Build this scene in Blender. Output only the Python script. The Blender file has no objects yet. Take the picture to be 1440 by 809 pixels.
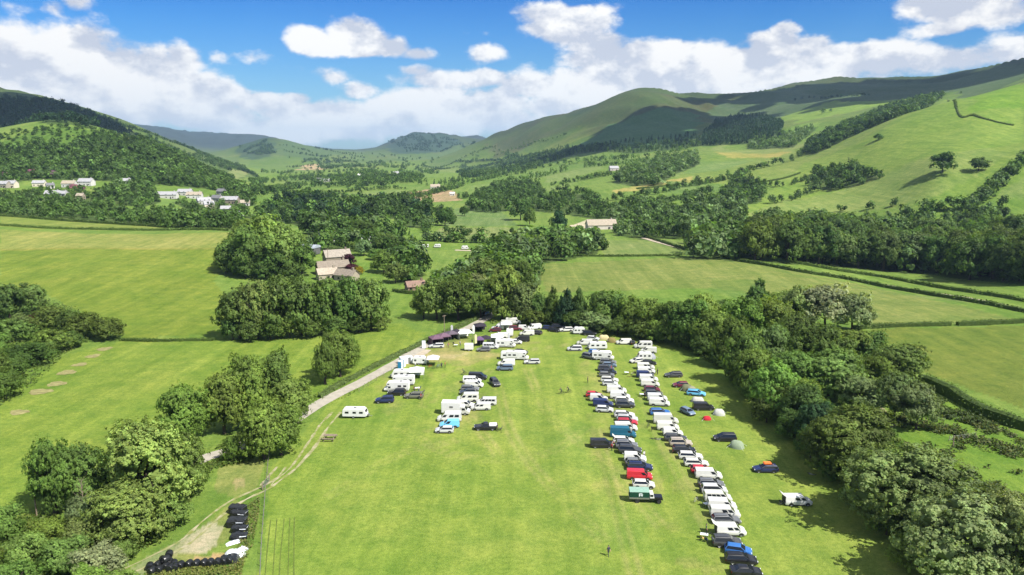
import bpy, bmesh, math, random
import numpy as np
from mathutils import Vector, Matrix
R = math.radians
random.seed(7); RNG = np.random.default_rng(7)
sc = bpy.context.scene
COL = sc.collection

# ------------------------------------------------------------------ camera
FPX, CX, CY = 1040.0, 720.0, 404.5
CAM_H = 60.0
PITCH = math.atan((CY - 210.0) / FPX)
cp, sp = math.cos(PITCH), math.sin(PITCH)
cam_d = bpy.data.cameras.new('camera'); cam = bpy.data.objects.new('camera', cam_d); COL.objects.link(cam)
cam.location = (0, 0, CAM_H); cam.rotation_euler = (math.pi/2 - PITCH, 0, 0)
cam_d.sensor_width = 36; cam_d.lens = 36 * FPX / 1440.0
cam_d.clip_start = 1.0; cam_d.clip_end = 60000
sc.camera = cam

def ray(px, py):
    """world direction of a photo pixel, scaled so that its Y is 1"""
    a = (px - CX) / FPX; b = (CY - py) / FPX
    y = cp + b * sp; z = -sp + b * cp
    return a / y, z / y
def cpt(px, py, Y):
    u, v = ray(px, py); return (u, Y, CAM_H + v * Y)

# ------------------------------------------------------------------ terrain
CP = []
def C(*pts):
    for p in pts: CP.append(cpt(*p))
def Wp(u, Y, z): CP.append((u, Y, z))
for Y in (40, 70, 110, 160, 210, 255):
    for u in (-.45, -.2, .05, .3, .55): Wp(u, Y, 0)
for Y, zl, zr in ((40,0,0),(110,1,0),(180,3,0),(260,5,0)):
    Wp(-.8, Y, zl); Wp(-1.2, Y, zl*2); Wp(.8, Y, zr); Wp(1.2, Y, zr)
# left fields, village, knoll, big hill
C((0,440,275),(100,440,268),(220,440,270),(0,380,345),(100,380,342),(250,380,350),(0,345,410),(0,312,480),(150,322,475),(320,328,440),
  (340,385,352),(430,470,247),(420,380,360),(560,400,330),(600,440,272),
  (0,290,620),(200,308,570),(330,312,600),(0,262,760),(100,260,780),(190,262,790),(240,277,745),(320,288,730),(345,310,640),(400,300,690),
  (0,225,900),(100,225,920),(200,238,930),(290,262,880),
  (85,170,1060),(0,188,1010),(40,176,1040),(130,176,1090),(185,192,1120),(240,214,1150),(300,245,1150),(340,262,1100),
  (-120,185,1010),(-260,180,1000))
for u, Y, z in ((-.62,1330,74),(-.7,1330,78),(-.5,1330,50),(-.56,1350,62),(-.85,1300,85)): Wp(u, Y, z)
C((0,128,1950),(60,137,2000),(110,152,2050),(180,178,2250),(240,198,2450),(290,218,2600),(335,236,2700),(-150,118,1950),(-350,112,2000),
  (240,232,1750),(300,246,1700),(200,212,1850),(0,160,1650),(100,180,1700),(360,250,1900))
for u, Y, z in ((-.7,2600,170),(-.62,2700,120),(-.5,3000,60),(-.45,3300,30),(-.9,2700,190)): Wp(u, Y, z)
# centre of the valley and the far hills
C((500,300,690),(600,300,695),(700,310,640),(600,270,1040),(500,270,1050),(700,275,980),(600,250,1560),(500,250,1560),(420,258,1500),(560,238,2400),
  (460,238,2500),(560,229,3200),(560,221,4500),(640,246,2200),(620,232,3200),
  (590,187,6500),(570,191,6400),(625,192,6600),(540,205,6200),(512,213,6000),(672,192,7400),(690,198,7400),(650,195,7200),(600,213,5000),(640,215,4900),
  (490,212,9500),(440,211,10000),
  (205,178,8000),(265,187,8200),(330,190,7800),(375,195,7400),(140,178,8000),(420,204,7800),(460,209,8000),
  (378,196,4600),(345,205,4500),(430,206,4700),(480,215,4700),(515,223,4500),(400,232,3300),(450,238,3000),(330,215,4300))
for u, Y, z in ((-.25,5600,60),(-.3,6000,80),(-.1,8500,120),(-.2,10500,40),(-.35,10500,150),(-.12,12500,30),(0,12500,40),(.2,12500,150),(.5,12500,200),
                (-.12,7600,60),(-.6,10500,200),(-.5,6000,170),(-.8,6000,250),(-.8,10500,250)): Wp(u, Y, z)
for u, Y, z in ((-.42,5000,25),(-.48,5000,55),(-.42,6200,60),(-.36,6200,65),(-.3,6200,60),(-.22,6200,50),(-.45,4200,20),(-.55,4600,70),(-.54,5800,90)): Wp(u, Y, z)
# right side
C((1000,400,332),(1200,430,287),(1440,425,292),(1040,365,405),(1440,408,316),(800,380,372),(900,345,465),(1100,345,465),(1440,345,462),(1280,322,558),
  (1050,302,655),(1440,318,520),(1180,308,630),(1325,243,650),(1376,241,640),(1440,225,640),(1200,252,770),(1100,282,730),(1250,285,640),(1350,285,590),
  (1440,180,770),(1330,190,790),(1235,196,880),(1390,140,900),(1330,146,960),(1440,122,950),(1270,166,960),(1180,214,930),(1120,246,880),(1500,108,940),(1600,95,940),
  (830,292,730),(750,302,692),(850,240,1200),(950,252,960),(760,238,1650),(700,243,1750),(1000,215,1350),(960,225,1280),(1060,208,1400),
  (1100,182,1600),(1180,165,1600),(1250,150,1580),(1330,136,1500),(1120,160,1900),(1200,140,2000),(1300,131,2000),
  (900,216,1550),(820,215,1900),(960,200,1750))
C((920,134,2700),(880,137,2750),(845,148,2800),(800,164,3000),(760,172,3200),(720,183,3500),(680,197,3800),(645,212,4100),(612,228,4400),
  (955,138,2800),(985,141,3000),(1005,150,2600),
  (900,175,2150),(960,170,2200),(840,185,2400),(780,200,2600),(720,215,2900),(670,232,3000),
  (1440,92,3100),(1380,100,3100),(1300,111,3100),(1240,115,3100),(1180,116,3050),(1120,121,2950),(1070,131,2850),(1030,143,2750),(1060,165,2200),(1150,138,2350),(1300,126,2500),
  (1500,86,3100),(1700,70,3100))
for u, Y, z in ((.2,4200,150),(.3,4500,200),(.5,4600,260),(.7,4700,300),(.1,5500,90),(.15,9000,90),(.5,8000,200),(.45,1180,90),(.6,1180,128),(.4,1150,66)): Wp(u, Y, z)
for Y, zl, zr in ((300,12,3),(500,34,34),(700,62,90),(1000,120,160),(1500,150,200),(2000,230,230),(3000,260,420),(5000,250,360),(9000,220,260),(16000,60,120)):
    Wp(-1.3, Y, zl); Wp(1.3, Y, zr)
for u in (-.8, -.4, 0, .4, .8): Wp(u, 17000, 20)
_P = np.array(CP)
_S = 2.5
_q = np.stack([_P[:,0]*_S, np.log(_P[:,1])], 1)
def _phi(a, b):
    d2 = ((a[:,None,:] - b[None,:,:])**2).sum(2) + 1e-9
    return .5 * d2 * np.log(d2)
_n = len(_q); _A = np.zeros((_n+3, _n+3)); _A[:_n,:_n] = _phi(_q,_q) - np.eye(_n)*2e-4
_A[:_n,_n] = 1; _A[:_n,_n+1:] = _q; _A[_n,:_n] = 1; _A[_n+1:,:_n] = _q.T
# the heights are fitted as slopes (z over distance), so far points do not swamp near ones
_sol = np.linalg.solve(_A, np.concatenate([_P[:,2]/_P[:,1]**.85, np.zeros(3)]))
UU = np.concatenate([np.linspace(-1.5,-.8,50)[:-1], np.linspace(-.8,.8,541), np.linspace(.8,1.5,50)[1:]])
LY = np.linspace(math.log(38), math.log(17000), 620)
def _z_rbf(u, ly):
    out = np.empty(len(u))
    for i in range(0, len(u), 20000):
        q = np.stack([u[i:i+20000]*_S, ly[i:i+20000]], 1)
        out[i:i+20000] = _phi(q,_q) @ _sol[:_n] + _sol[_n] + q @ _sol[_n+1:]
    return out * np.exp(ly)**.85
def vnoise(x, y, seed=0):
    """smooth value noise, about -1..1"""
    xi = np.floor(x).astype(np.int64); yi = np.floor(y).astype(np.int64); xf = x-xi; yf = y-yi
    xf = xf*xf*(3-2*xf); yf = yf*yf*(3-2*yf)
    def h(a, b):
        n = (a*374761393 + b*668265263 + seed*974711) & 0x7fffffff
        n = ((n ^ (n >> 13)) * 1274126177) & 0x7fffffff
        return ((n ^ (n >> 16)) & 0xffff) / 32767.5 - 1
    return (h(xi,yi)*(1-xf)+h(xi+1,yi)*xf)*(1-yf) + (h(xi,yi+1)*(1-xf)+h(xi+1,yi+1)*xf)*yf
gu, gl = np.meshgrid(UU, LY)
gY = np.exp(gl); gX = gu * gY
Z = np.zeros(gu.shape)
# coarse evaluation of the fit, refined linearly
cu = UU[::3] if (len(UU)-1) % 3 == 0 else np.append(UU[::3], UU[-1]); cl = LY[::3] if (len(LY)-1) % 3 == 0 else np.append(LY[::3], LY[-1])
a, b = np.meshgrid(cu, cl)
zc = _z_rbf(a.ravel(), b.ravel()).reshape(a.shape)
tmp = np.array([np.interp(UU, cu, r) for r in zc])
Z = np.array([np.interp(LY, cl, tmp[:,j]) for j in range(tmp.shape[1])]).T
far = np.clip((gY-500)/1500, 0, 1)
Z += far * (vnoise(gX/160, gY/160, 1)*5 + vnoise(gX/60, gY/60, 2)*2 + np.clip((gY-1300)/2000,0,1)*np.clip(Z/150,0,1)*(vnoise(gX/420+.3, gY/420, 3)*14))
fold = np.clip((gY-1700)/600,0,1)*np.clip((Z-60)/120,0,1)
warp = gX+.35*gY+40*vnoise(gX/300, gY/300, 8)
Z += fold*(14*(1-2*np.abs(vnoise(warp/190, gY/900, 9)))+7*(1-2*np.abs(vnoise(warp/75+4, gY/420, 10))))
near = np.clip((300-gY)/60, 0, 1) * np.clip((.62-np.abs(gu))/.1, 0, 1)
Z = Z * (1-near) + near * np.clip(Z, -.3, .3)
Z += .12 * vnoise(gX/9, gY/9, 4) * np.clip((500-gY)/200, 0, 1)
def gz(X, Y):
    X = np.asarray(X, float); Y = np.maximum(np.asarray(Y, float), 38.5)
    u = np.clip(X/Y, UU[0]+1e-6, UU[-1]-1e-6); l = np.clip(np.log(Y), LY[0]+1e-6, LY[-1]-1e-6)
    i = np.clip(np.searchsorted(UU, u)-1, 0, len(UU)-2); j = np.clip(((l-LY[0])/(LY[1]-LY[0])).astype(int), 0, len(LY)-2)
    fu = (u-UU[i])/(UU[i+1]-UU[i]); fl = (l-LY[j])/(LY[j+1]-LY[j])
    return (Z[j,i]*(1-fu)+Z[j,i+1]*fu)*(1-fl) + (Z[j+1,i]*(1-fu)+Z[j+1,i+1]*fu)*fl
_YS = np.exp(np.linspace(math.log(39), math.log(16500), 2600))
def G(px, py):
    """where the sight line of a photo pixel meets the ground"""
    u, v = ray(px, py)
    zt = gz(u*_YS, _YS); zr = CAM_H + v*_YS
    k = np.nonzero(zr <= zt)[0]
    if len(k) == 0:
        k = [int(np.argmin((zr - zt)/_YS))]
        Y = _YS[k[0]]
    else:
        k = k[0]
        if k == 0: Y = _YS[0]
        else:
            d0 = zr[k-1]-zt[k-1]; d1 = zr[k]-zt[k]; Y = _YS[k-1] + (_YS[k]-_YS[k-1])*d0/(d0-d1+1e-12)
    return np.array([u*Y, Y, float(gz(u*Y, Y))])
def mpp(P):
    """metres per photo pixel at a point"""
    return (P[1]*cp - (P[2]-CAM_H)*sp) / FPX

# ------------------------------------------------------------------ materials
MAT = {}
def nodes_of(m):
    m.use_nodes = True; nt = m.node_tree; nt.nodes.clear(); return nt
def N(nt, t, **kw):
    n = nt.nodes.new(t)
    for k, v in kw.items():
        if k.startswith('i_'): n.inputs[k[2:].replace('_', ' ')].default_value = v
        else: setattr(n, k, v)
    return n
def plain(name, color=(.5,.5,.5), rough=.5, metal=0, objcol=False, var=.12, scale=4, coat=0, spec=.5):
    m = bpy.data.materials.new(name); nt = nodes_of(m); L = nt.links.new
    o = N(nt, 'ShaderNodeOutputMaterial'); p = N(nt, 'ShaderNodeBsdfPrincipled')
    p.inputs['Roughness'].default_value = rough; p.inputs['Metallic'].default_value = metal; p.inputs['Coat Weight'].default_value = coat
    p.inputs['Specular IOR Level'].default_value = spec
    tc = N(nt, 'ShaderNodeTexCoord'); no = N(nt, 'ShaderNodeTexNoise'); no.inputs['Scale'].default_value = scale; no.inputs['Detail'].default_value = 4
    L(tc.outputs['Object'], no.inputs['Vector'])
    mr = N(nt, 'ShaderNodeMapRange'); mr.inputs['From Min'].default_value = .25; mr.inputs['From Max'].default_value = .75
    mr.inputs['To Min'].default_value = 1-var; mr.inputs['To Max'].default_value = 1+var*.6; L(no.outputs['Fac'], mr.inputs['Value'])
    mx = N(nt, 'ShaderNodeMix'); mx.data_type = 'RGBA'; mx.blend_type = 'MULTIPLY'; mx.inputs['Factor'].default_value = 1
    if objcol:
        oi = N(nt, 'ShaderNodeObjectInfo'); L(oi.outputs['Color'], mx.inputs['A'])
    else: mx.inputs['A'].default_value = (*color, 1)
    L(mr.outputs['Result'], mx.inputs['B']); L(mx.outputs['Result'], p.inputs['Base Color']); L(p.outputs['BSDF'], o.inputs['Surface'])
    MAT[name] = m; return m
plain('car_paint', objcol=True, rough=.38, coat=.35, var=.06, scale=1.5)
plain('coloured_cloth', objcol=True, rough=.9, var=.12, scale=2, spec=.2)
plain('wall_render', objcol=True, rough=.9, var=.12, scale=.6, spec=.2)
plain('roof_tiles', objcol=True, rough=.85, var=.3, scale=1.3, spec=.2)
plain('dark_glass', (.012,.015,.018), rough=.08, var=.1)
plain('tyre_rubber', (.015,.015,.016), rough=.85)
plain('wheel_alloy', (.35,.36,.37), rough=.4, metal=.6)
plain('black_trim', (.02,.02,.022), rough=.6)
plain('lamp_glass', (.7,.72,.74), rough=.15)
plain('red_lens', (.3,.01,.01), rough=.2)
plain('white_gelcoat', (.62,.62,.6), rough=.42, var=.06)
plain('steel', (.3,.3,.3), rough=.45, metal=.7)
plain('aged_wood', (.2,.16,.11), rough=.9, var=.35, scale=6)
plain('bark', (.06,.045,.032), rough=.95, var=.4, scale=5)
plain('black_plastic', (.012,.013,.014), rough=.32, var=.3, scale=5)
plain('white_plastic', (.68,.72,.76), rough=.45, var=.2, scale=3)
plain('skin', (.45,.25,.17), rough=.6)
plain('orange_cloth', (.7,.16,.03), rough=.85)
plain('soil', (.3,.235,.16), rough=1, var=.45, scale=.5, spec=.1)
plain('worn_turf', (.215,.2,.085), rough=1, var=.4, scale=.8, spec=.1)
plain('pale_gravel', (.36,.31,.235), rough=1, var=.3, scale=.9, spec=.1)
plain('asphalt', (.31,.285,.235), rough=.95, var=.2, scale=.6, spec=.2)
plain('rut_grass', (.095,.13,.028), rough=1, var=.4, scale=1.5, spec=.1)

def worn_material():
    m = bpy.data.materials.new('worn_track'); nt = nodes_of(m); L = nt.links.new
    o = N(nt, 'ShaderNodeOutputMaterial'); p = N(nt, 'ShaderNodeBsdfPrincipled'); p.inputs['Roughness'].default_value = 1; p.inputs['Specular IOR Level'].default_value = .1
    tc = N(nt, 'ShaderNodeTexCoord'); no = N(nt, 'ShaderNodeTexNoise'); no.inputs['Scale'].default_value = .55; no.inputs['Detail'].default_value = 6; L(tc.outputs['Object'], no.inputs['Vector'])
    mr = N(nt, 'ShaderNodeMapRange'); mr.inputs['From Min'].default_value = .38; mr.inputs['From Max'].default_value = .62; L(no.outputs['Fac'], mr.inputs['Value'])
    mx = N(nt, 'ShaderNodeMix'); mx.data_type = 'RGBA'; mx.inputs['A'].default_value = (.16,.18,.05,1); mx.inputs['B'].default_value = (.31,.28,.185,1)
    L(mr.outputs['Result'], mx.inputs['Factor']); L(mx.outputs['Result'], p.inputs['Base Color']); L(p.outputs['BSDF'], o.inputs['Surface']); MAT['worn_track'] = m
worn_material()
def foliage_material(name, transl=.38):
    m = bpy.data.materials.new(name); nt = nodes_of(m); L = nt.links.new
    o = N(nt, 'ShaderNodeOutputMaterial')
    oi = N(nt, 'ShaderNodeObjectInfo'); at = N(nt, 'ShaderNodeAttribute'); at.attribute_name = 'tone'
    mx = N(nt, 'ShaderNodeMix'); mx.data_type = 'RGBA'; mx.blend_type = 'MULTIPLY'; mx.inputs['Factor'].default_value = 1
    L(oi.outputs['Color'], mx.inputs['A']); L(at.outputs['Color'], mx.inputs['B'])
    p = N(nt, 'ShaderNodeBsdfPrincipled'); p.inputs['Roughness'].default_value = .55; p.inputs['Specular IOR Level'].default_value = .18
    t = N(nt, 'ShaderNodeBsdfTranslucent'); hs = N(nt, 'ShaderNodeMix'); hs.data_type = 'RGBA'; hs.blend_type = 'MULTIPLY'; hs.inputs['Factor'].default_value = 1
    hs.inputs['B'].default_value = (1.5, 1.5, .6, 1)
    ms = N(nt, 'ShaderNodeMixShader'); ms.inputs['Fac'].default_value = transl
    L(mx.outputs['Result'], p.inputs['Base Color']); L(mx.outputs['Result'], hs.inputs['A']); L(hs.outputs['Result'], t.inputs['Color'])
    L(p.outputs['BSDF'], ms.inputs[1]); L(t.outputs['BSDF'], ms.inputs[2]); L(ms.outputs['Shader'], o.inputs['Surface'])
    MAT[name] = m
foliage_material('foliage')

# ------------------------------------------------------------------ mesh helpers
def np_mesh(name, V, F, mats, tone=None, matidx=None, smooth=False):
    """V (n,3); F (m,4) or (m,3); tone (m,3) a colour per face"""
    me = bpy.data.meshes.new(name); V = np.asarray(V, np.float32); F = np.asarray(F, np.int32); k = F.shape[1]
    me.vertices.add(len(V)); me.vertices.foreach_set('co', V.ravel())
    me.loops.add(F.size); me.loops.foreach_set('vertex_index', F.ravel())
    me.polygons.add(len(F)); me.polygons.foreach_set('loop_start', np.arange(0, F.size, k, dtype=np.int32))
    if matidx is not None: me.polygons.foreach_set('material_index', np.asarray(matidx, np.int32))
    me.polygons.foreach_set('use_smooth', np.full(len(F), smooth))
    for m in mats: me.materials.append(MAT[m])
    me.update(calc_edges=True)
    if tone is not None:
        a = me.color_attributes.new('tone', 'FLOAT_COLOR', 'CORNER')
        c = np.ones((F.size, 4), np.float32); c[:,:3] = np.repeat(tone, k, 0); a.data.foreach_set('color', c.ravel())
    return me
def link(name, data, parent=None, loc=(0,0,0), rot=(0,0,0), scale=(1,1,1), color=None):
    o = bpy.data.objects.new(name, data); COL.objects.link(o)
    o.location = loc; o.rotation_euler = rot; o.scale = scale
    if parent is not None: o.parent = parent
    if color is not None: o.color = (*color, 1)
    return o
LABELS = {}
def tag(o, label, cat, group=None):
    if label in LABELS and LABELS[label] != group: print('DUP LABEL', label)
    n = len(label.split())
    if n > 16 or n < 4: print('LABEL LENGTH', n, label)
    LABELS[label] = group
    o['label'] = label; o['category'] = cat
    if group: o['group'] = group
    return o
def thing(name, label, cat, loc, rotz=0, group=None):
    o = link(name, None, loc=loc, rot=(0,0,rotz)); o.empty_display_size = .5
    return tag(o, label, cat, group)

class MB:
    def __init__(s): s.v = []; s.f = []; s.m = []
    def add(s, pts, faces, m=0):
        b = len(s.v); s.v += [tuple(p) for p in pts]; s.f += [tuple(b+i for i in f) for f in faces]; s.m += [m]*len(faces); return s
    def box(s, c, d, m=0, rz=0):
        x, y, z = c; a, b, h = d[0]/2, d[1]/2, d[2]/2; cr, sr = math.cos(rz), math.sin(rz)
        P = [(i*a, j*b, k*h) for k in (-1,1) for i, j in ((-1,-1),(1,-1),(1,1),(-1,1))]
        P = [(x+p*cr-q*sr, y+p*sr+q*cr, z+r) for p, q, r in P]
        return s.add(P, [(3,2,1,0),(4,5,6,7),(0,1,5,4),(1,2,6,5),(2,3,7,6),(3,0,4,7)], m)
    def loft(s, rings, m=0, cap=True):
        n = len(rings[0]); P = [p for r in rings for p in r]; F = []
        for i in range(len(rings)-1):
            for j in range(n):
                F.append((i*n+j, i*n+(j+1) % n, (i+1)*n+(j+1) % n, (i+1)*n+j))
        if cap: F += [tuple(range(n-1,-1,-1)), tuple((len(rings)-1)*n+j for j in range(n))]
        return s.add(P, F, m)
    def cyl(s, p0, p1, r0, r1=None, n=8, m=0, cap=True):
        p0 = Vector(p0); p1 = Vector(p1); d = (p1-p0).normalized(); r1 = r0 if r1 is None else r1
        a = d.orthogonal().normalized(); b = d.cross(a)
        return s.loft([[p + (a*math.cos(t)+b*math.sin(t))*r for t in [2*math.pi*k/n for k in range(n)]] for p, r in ((p0,r0),(p1,r1))], m, cap)
    def tube(s, pts, radii, n=6, m=0):
        pts = [Vector(p) for p in pts]; rings = []
        for i, p in enumerate(pts):
            d = (pts[min(i+1,len(pts)-1)]-pts[max(i-1,0)]).normalized(); a = d.cross(Vector((.31,.95,.1))).normalized(); b = d.cross(a)
            rings.append([p+(a*math.cos(t)+b*math.sin(t))*radii[i] for t in [2*math.pi*k/n for k in range(n)]])
        return s.loft(rings, m)
    def torus(s, c, Rr, r, axis='y', n=16, k=5, m=0):
        rings = []
        for i in range(n):
            t = 2*math.pi*i/n; ring = []
            for j in range(k):
                q = 2*math.pi*j/k; rad = Rr+r*math.cos(q); h = r*math.sin(q)
                ring.append((c[0]+rad*math.cos(t), c[1]+h, c[2]+rad*math.sin(t)))
            rings.append(ring)
        rings.append(rings[0]); return s.loft(rings, m, False)
    def quad(s, pts, m=0): return s.add(pts, [tuple(range(len(pts)))], m)
    def mesh(s, name, mats, bevel=0, seg=2, angle=38):
        me = bpy.data.meshes.new(name); me.from_pydata(s.v, [], s.f)
        for mm in mats: me.materials.append(MAT[mm])
        me.polygons.foreach_set('material_index', s.m); me.update()
        bm = bmesh.new(); bm.from_mesh(me)
        bmesh.ops.recalc_face_normals(bm, faces=bm.faces)
        if bevel:
            ed = [e for e in bm.edges if len(e.link_faces) == 2 and e.calc_face_angle(0) > R(30)]
            bmesh.ops.bevel(bm, geom=ed, offset=bevel, segments=seg, affect='EDGES', clamp_overlap=True)
        bm.to_mesh(me); bm.free()
        me.polygons.foreach_set('use_smooth', [True]*len(me.polygons)); me.set_sharp_from_angle(angle=R(angle))
        return me
# ------------------------------------------------------------------ ground colours (what grows or lies there; some far haze and cloud shade painted in)
def in_poly(X, Y, poly):
    ins = np.zeros(X.shape, bool); n = len(poly)
    for i in range(n):
        x0, y0 = poly[i][:2]; x1, y1 = poly[(i+1) % n][:2]
        c = ((y0 > Y) != (y1 > Y))
        with np.errstate(divide='ignore', invalid='ignore'):
            xi = (x1-x0)*(Y-y0)/(y1-y0)+x0
        ins ^= c & (X < xi)
    return ins
def pxpoly(pts): return [G(*p) for p in pts]
fieldc = np.array((.125,.178,.03))
base = np.ones(gX.shape+(3,))*fieldc
def blend(mask, col):
    mask = mask[...,None]; base[:] = base*(1-mask) + np.array(col)*mask
n1 = vnoise(gX/300+3, gY/300, 11); n2 = vnoise(gX/90, gY/90+5, 12); n3 = vnoise(gX/700, gY/500+2, 13)
# patchwork of far fields
pv = vnoise(np.floor((gX+.3*gY)/170)*7.3, np.floor((gY-.2*gX)/210)*5.1, 21)
blend(np.clip(gY-650,0,1)*.55*np.clip(pv,0,1), (.2,.205,.055)); blend(np.clip(gY-650,0,1)*.5*np.clip(-pv,0,1), (.075,.13,.027))
# high moor and bracken
hi = np.clip((Z-105)/90 + n2*.35 + n1*.3, 0, 1)*np.clip((gY-1500)/500, 0, 1)
blend(hi*.85, (.07,.1,.028)); blend(np.clip(hi*1.2*(n2*.5+n3*.6+.1), 0, 1)*.8, (.1,.072,.036)); blend(np.clip(n1*1.4+.1,0,1)*hi*.7, (.036,.06,.02))
blend(np.clip((gY-4000)/1500,0,1)*.5, (.06,.085,.035)); blend(np.clip((gY-6000)/600,0,1)*.9, (.05,.062,.06))  # farthest ridges: distance haze painted into the ground as blue-grey
def field(pts, col, a=1.0):
    P_ = pxpoly(pts); m_ = in_poly(gX, gY, P_)
    if P_[0][1] > 1300: m_ = in_poly(gX+35*vnoise(gX/70,gY/70,61)+12*vnoise(gX/25,gY/25,62), gY+70*vnoise(gX/90,gY/120,63), P_)   # no straight edges on the open hill
    blend(m_.astype(float)*a, col)
FIELDS = [
 # near show field, left fields, right fields
 ([(690,470),(800,458),(940,485),(1060,560),(1200,680),(1300,800),(1420,1000),(150,1000),(370,800),(380,660),(470,560),(600,488)], (.153,.187,.032)),
 ([(0,560),(90,500),(180,478),(330,472),(560,455),(600,470),(560,500),(450,560),(300,560),(200,600),(0,820)], (.13,.185,.027)),
 ([(0,350),(340,350),(300,395),(330,430),(320,470),(180,477),(60,410),(0,400)], (.135,.185,.027)),
 ([(0,322),(335,328),(300,352),(0,352)], (.19,.2,.045)), ([(0,303),(200,317),(250,322),(0,319)], (.16,.185,.035)),
 ([(560,415),(600,412),(590,445),(560,445)], (.13,.185,.028)), ([(585,352),(690,352),(640,392),(590,392)], (.135,.185,.035)),
 ([(752,372),(960,362),(1040,368),(1220,402),(1438,452),(1228,458),(1190,430),(1000,405),(770,412)], (.165,.185,.055)),
 ([(1000,392),(1075,395),(1050,425),(1000,410)], (.11,.16,.035), .6),
 ([(1225,463),(1440,458),(1440,575),(1290,520)], (.12,.185,.032)),
 ([(840,338),(960,338),(985,358),(850,360)], (.14,.175,.045)),
 ([(1060,372),(1440,432),(1440,436),(1040,372)], (.15,.18,.05)),
 ([(1220,552),(1300,545),(1440,610),(1440,720),(1380,700),(1260,630)], (.115,.175,.022)),
 # middle of the valley
 ([(620,320),(715,320),(740,328),(700,336),(600,336)], (.17,.19,.06)), ([(640,293),(700,293),(730,318),(625,318)], (.115,.16,.045)),
 ([(430,276),(560,267),(575,270),(470,280)], (.15,.19,.05)), ([(860,290),(930,280),(930,288),(860,305)], (.12,.17,.04)),
 ([(860,268),(895,262),(975,248),(975,256),(900,268),(865,272)], (.26,.23,.07)), ([(895,245),(960,240),(955,248),(890,262)], (.15,.185,.05)),
 ([(980,228),(1060,225),(1010,240),(960,245)], (.13,.18,.045)), ([(1000,212),(1140,205),(1130,214),(1020,222)], (.24,.22,.06)), ([(990,206),(1140,198),(1140,206),(1000,213)], (.16,.19,.05)),
 ([(940,255),(1030,262),(1000,272),(940,272)], (.115,.165,.04)),
 ([(1050,300),(1080,285),(1180,255),(1260,240),(1340,200),(1420,215),(1380,245),(1300,285),(1180,300),(1060,306)], (.145,.185,.045)),
 ([(1130,230),(1240,185),(1330,140),(1440,122),(1440,200),(1340,215),(1240,240),(1100,282),(1050,300),(1040,296)], (.135,.19,.032)),
 ([(1330,140),(1440,122),(1440,160),(1390,165)], (.115,.19,.02)),
 ([(1085,168),(1130,150),(1230,142),(1320,132),(1270,142),(1170,160),(1130,172)], (.14,.2,.028)), ([(1100,190),(1160,172),(1140,198)], (.125,.185,.03)),
 ([(660,262),(700,257),(700,262),(672,272)], (.14,.19,.045)), ([(770,248),(840,233),(850,236),(800,252),(765,258)], (.15,.19,.05)), ([(750,268),(810,256),(800,262),(755,272)], (.14,.185,.045)),
 ([(1440,250),(1400,275),(1440,280)], (.15,.185,.05)), ([(1220,318),(1310,318),(1310,326),(1230,328)], (.15,.185,.05)),
 ([(200,276),(300,276),(300,286),(200,290)], (.13,.185,.04)),
 # left hill pastures, far hills
 ([(225,200),(330,222),(345,238),(300,245),(235,228)], (.075,.105,.026), .8), ([(270,232),(330,235),(350,242),(300,246)], (.2,.21,.07), .7),
 ([(0,200),(60,182),(110,180),(160,196),(120,205),(40,208),(0,210)], (.075,.125,.018)),
 ([(420,234),(450,230),(462,238),(440,240)], (.36,.25,.15)), ([(390,200),(440,206),(480,218),(430,228),(390,215)], (.065,.1,.03), .8),
 ([(600,222),(650,205),(668,212),(620,235),(600,236)], (.085,.12,.03), .8),
 ([(565,272),(620,264),(640,270),(650,282),(600,285),(570,278)], (.28,.2,.12)),
 ([(680,205),(760,180),(790,182),(740,205),(690,225)], (.1,.08,.042), .6),
 ([(800,318),(830,308),(860,312),(868,322),(820,322)], (.42,.36,.28)),
 ([(800,212),(860,175),(930,160),(985,165),(975,200),(880,214)], (.06,.125,.04), .85),
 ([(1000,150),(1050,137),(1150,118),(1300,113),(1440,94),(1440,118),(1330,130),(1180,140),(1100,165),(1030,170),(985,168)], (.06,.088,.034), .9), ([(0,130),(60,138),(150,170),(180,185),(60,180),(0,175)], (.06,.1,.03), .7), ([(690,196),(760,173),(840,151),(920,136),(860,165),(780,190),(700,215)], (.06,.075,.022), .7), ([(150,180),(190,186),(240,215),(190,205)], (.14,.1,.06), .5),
 ([(540,208),(575,189),(600,184),(630,190),(655,202),(610,216),(560,217)], (.028,.052,.032), .85), ([(330,212),(352,199),(380,194),(392,215),(360,226),(335,222)], (.03,.055,.025), .8),  # first polygon: cloud shade on the far centre hill, painted as dark ground
 # gravel pad and trodden yard on the left, turning area by the lane
 ([(200,800),(250,770),(310,720),(330,700),(345,715),(320,760),(230,808)], (.2,.19,.06), .6),
 ([(326,676),(342,672),(345,683),(332,688)], (.36,.27,.18), .9), ([(310,650),(350,640),(372,650),(360,690),(330,700),(300,690)], (.2,.19,.06), .6),
 ([(240,780),(258,757),(300,733),(314,742),(303,768),(285,780)], (.34,.3,.22), .85), ([(262,788),(330,774),(326,786),(265,796)], (.36,.23,.13), .85), ([(170,812),(205,785),(245,765),(262,760),(250,782),(200,812)], (.27,.25,.14), .6),
 ([(575,500),(600,492),(680,494),(720,498),(640,508),(590,508)], (.26,.22,.1), .55), ([(600,499),(660,497),(640,503),(605,504)], (.34,.28,.18), .6),
 ([(1218,575),(1240,572),(1262,598),(1248,606)], (.26,.21,.15), .8),
]
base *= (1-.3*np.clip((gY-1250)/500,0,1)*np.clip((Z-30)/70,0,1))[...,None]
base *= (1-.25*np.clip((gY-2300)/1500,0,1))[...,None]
for f in FIELDS: field(*f)
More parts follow.
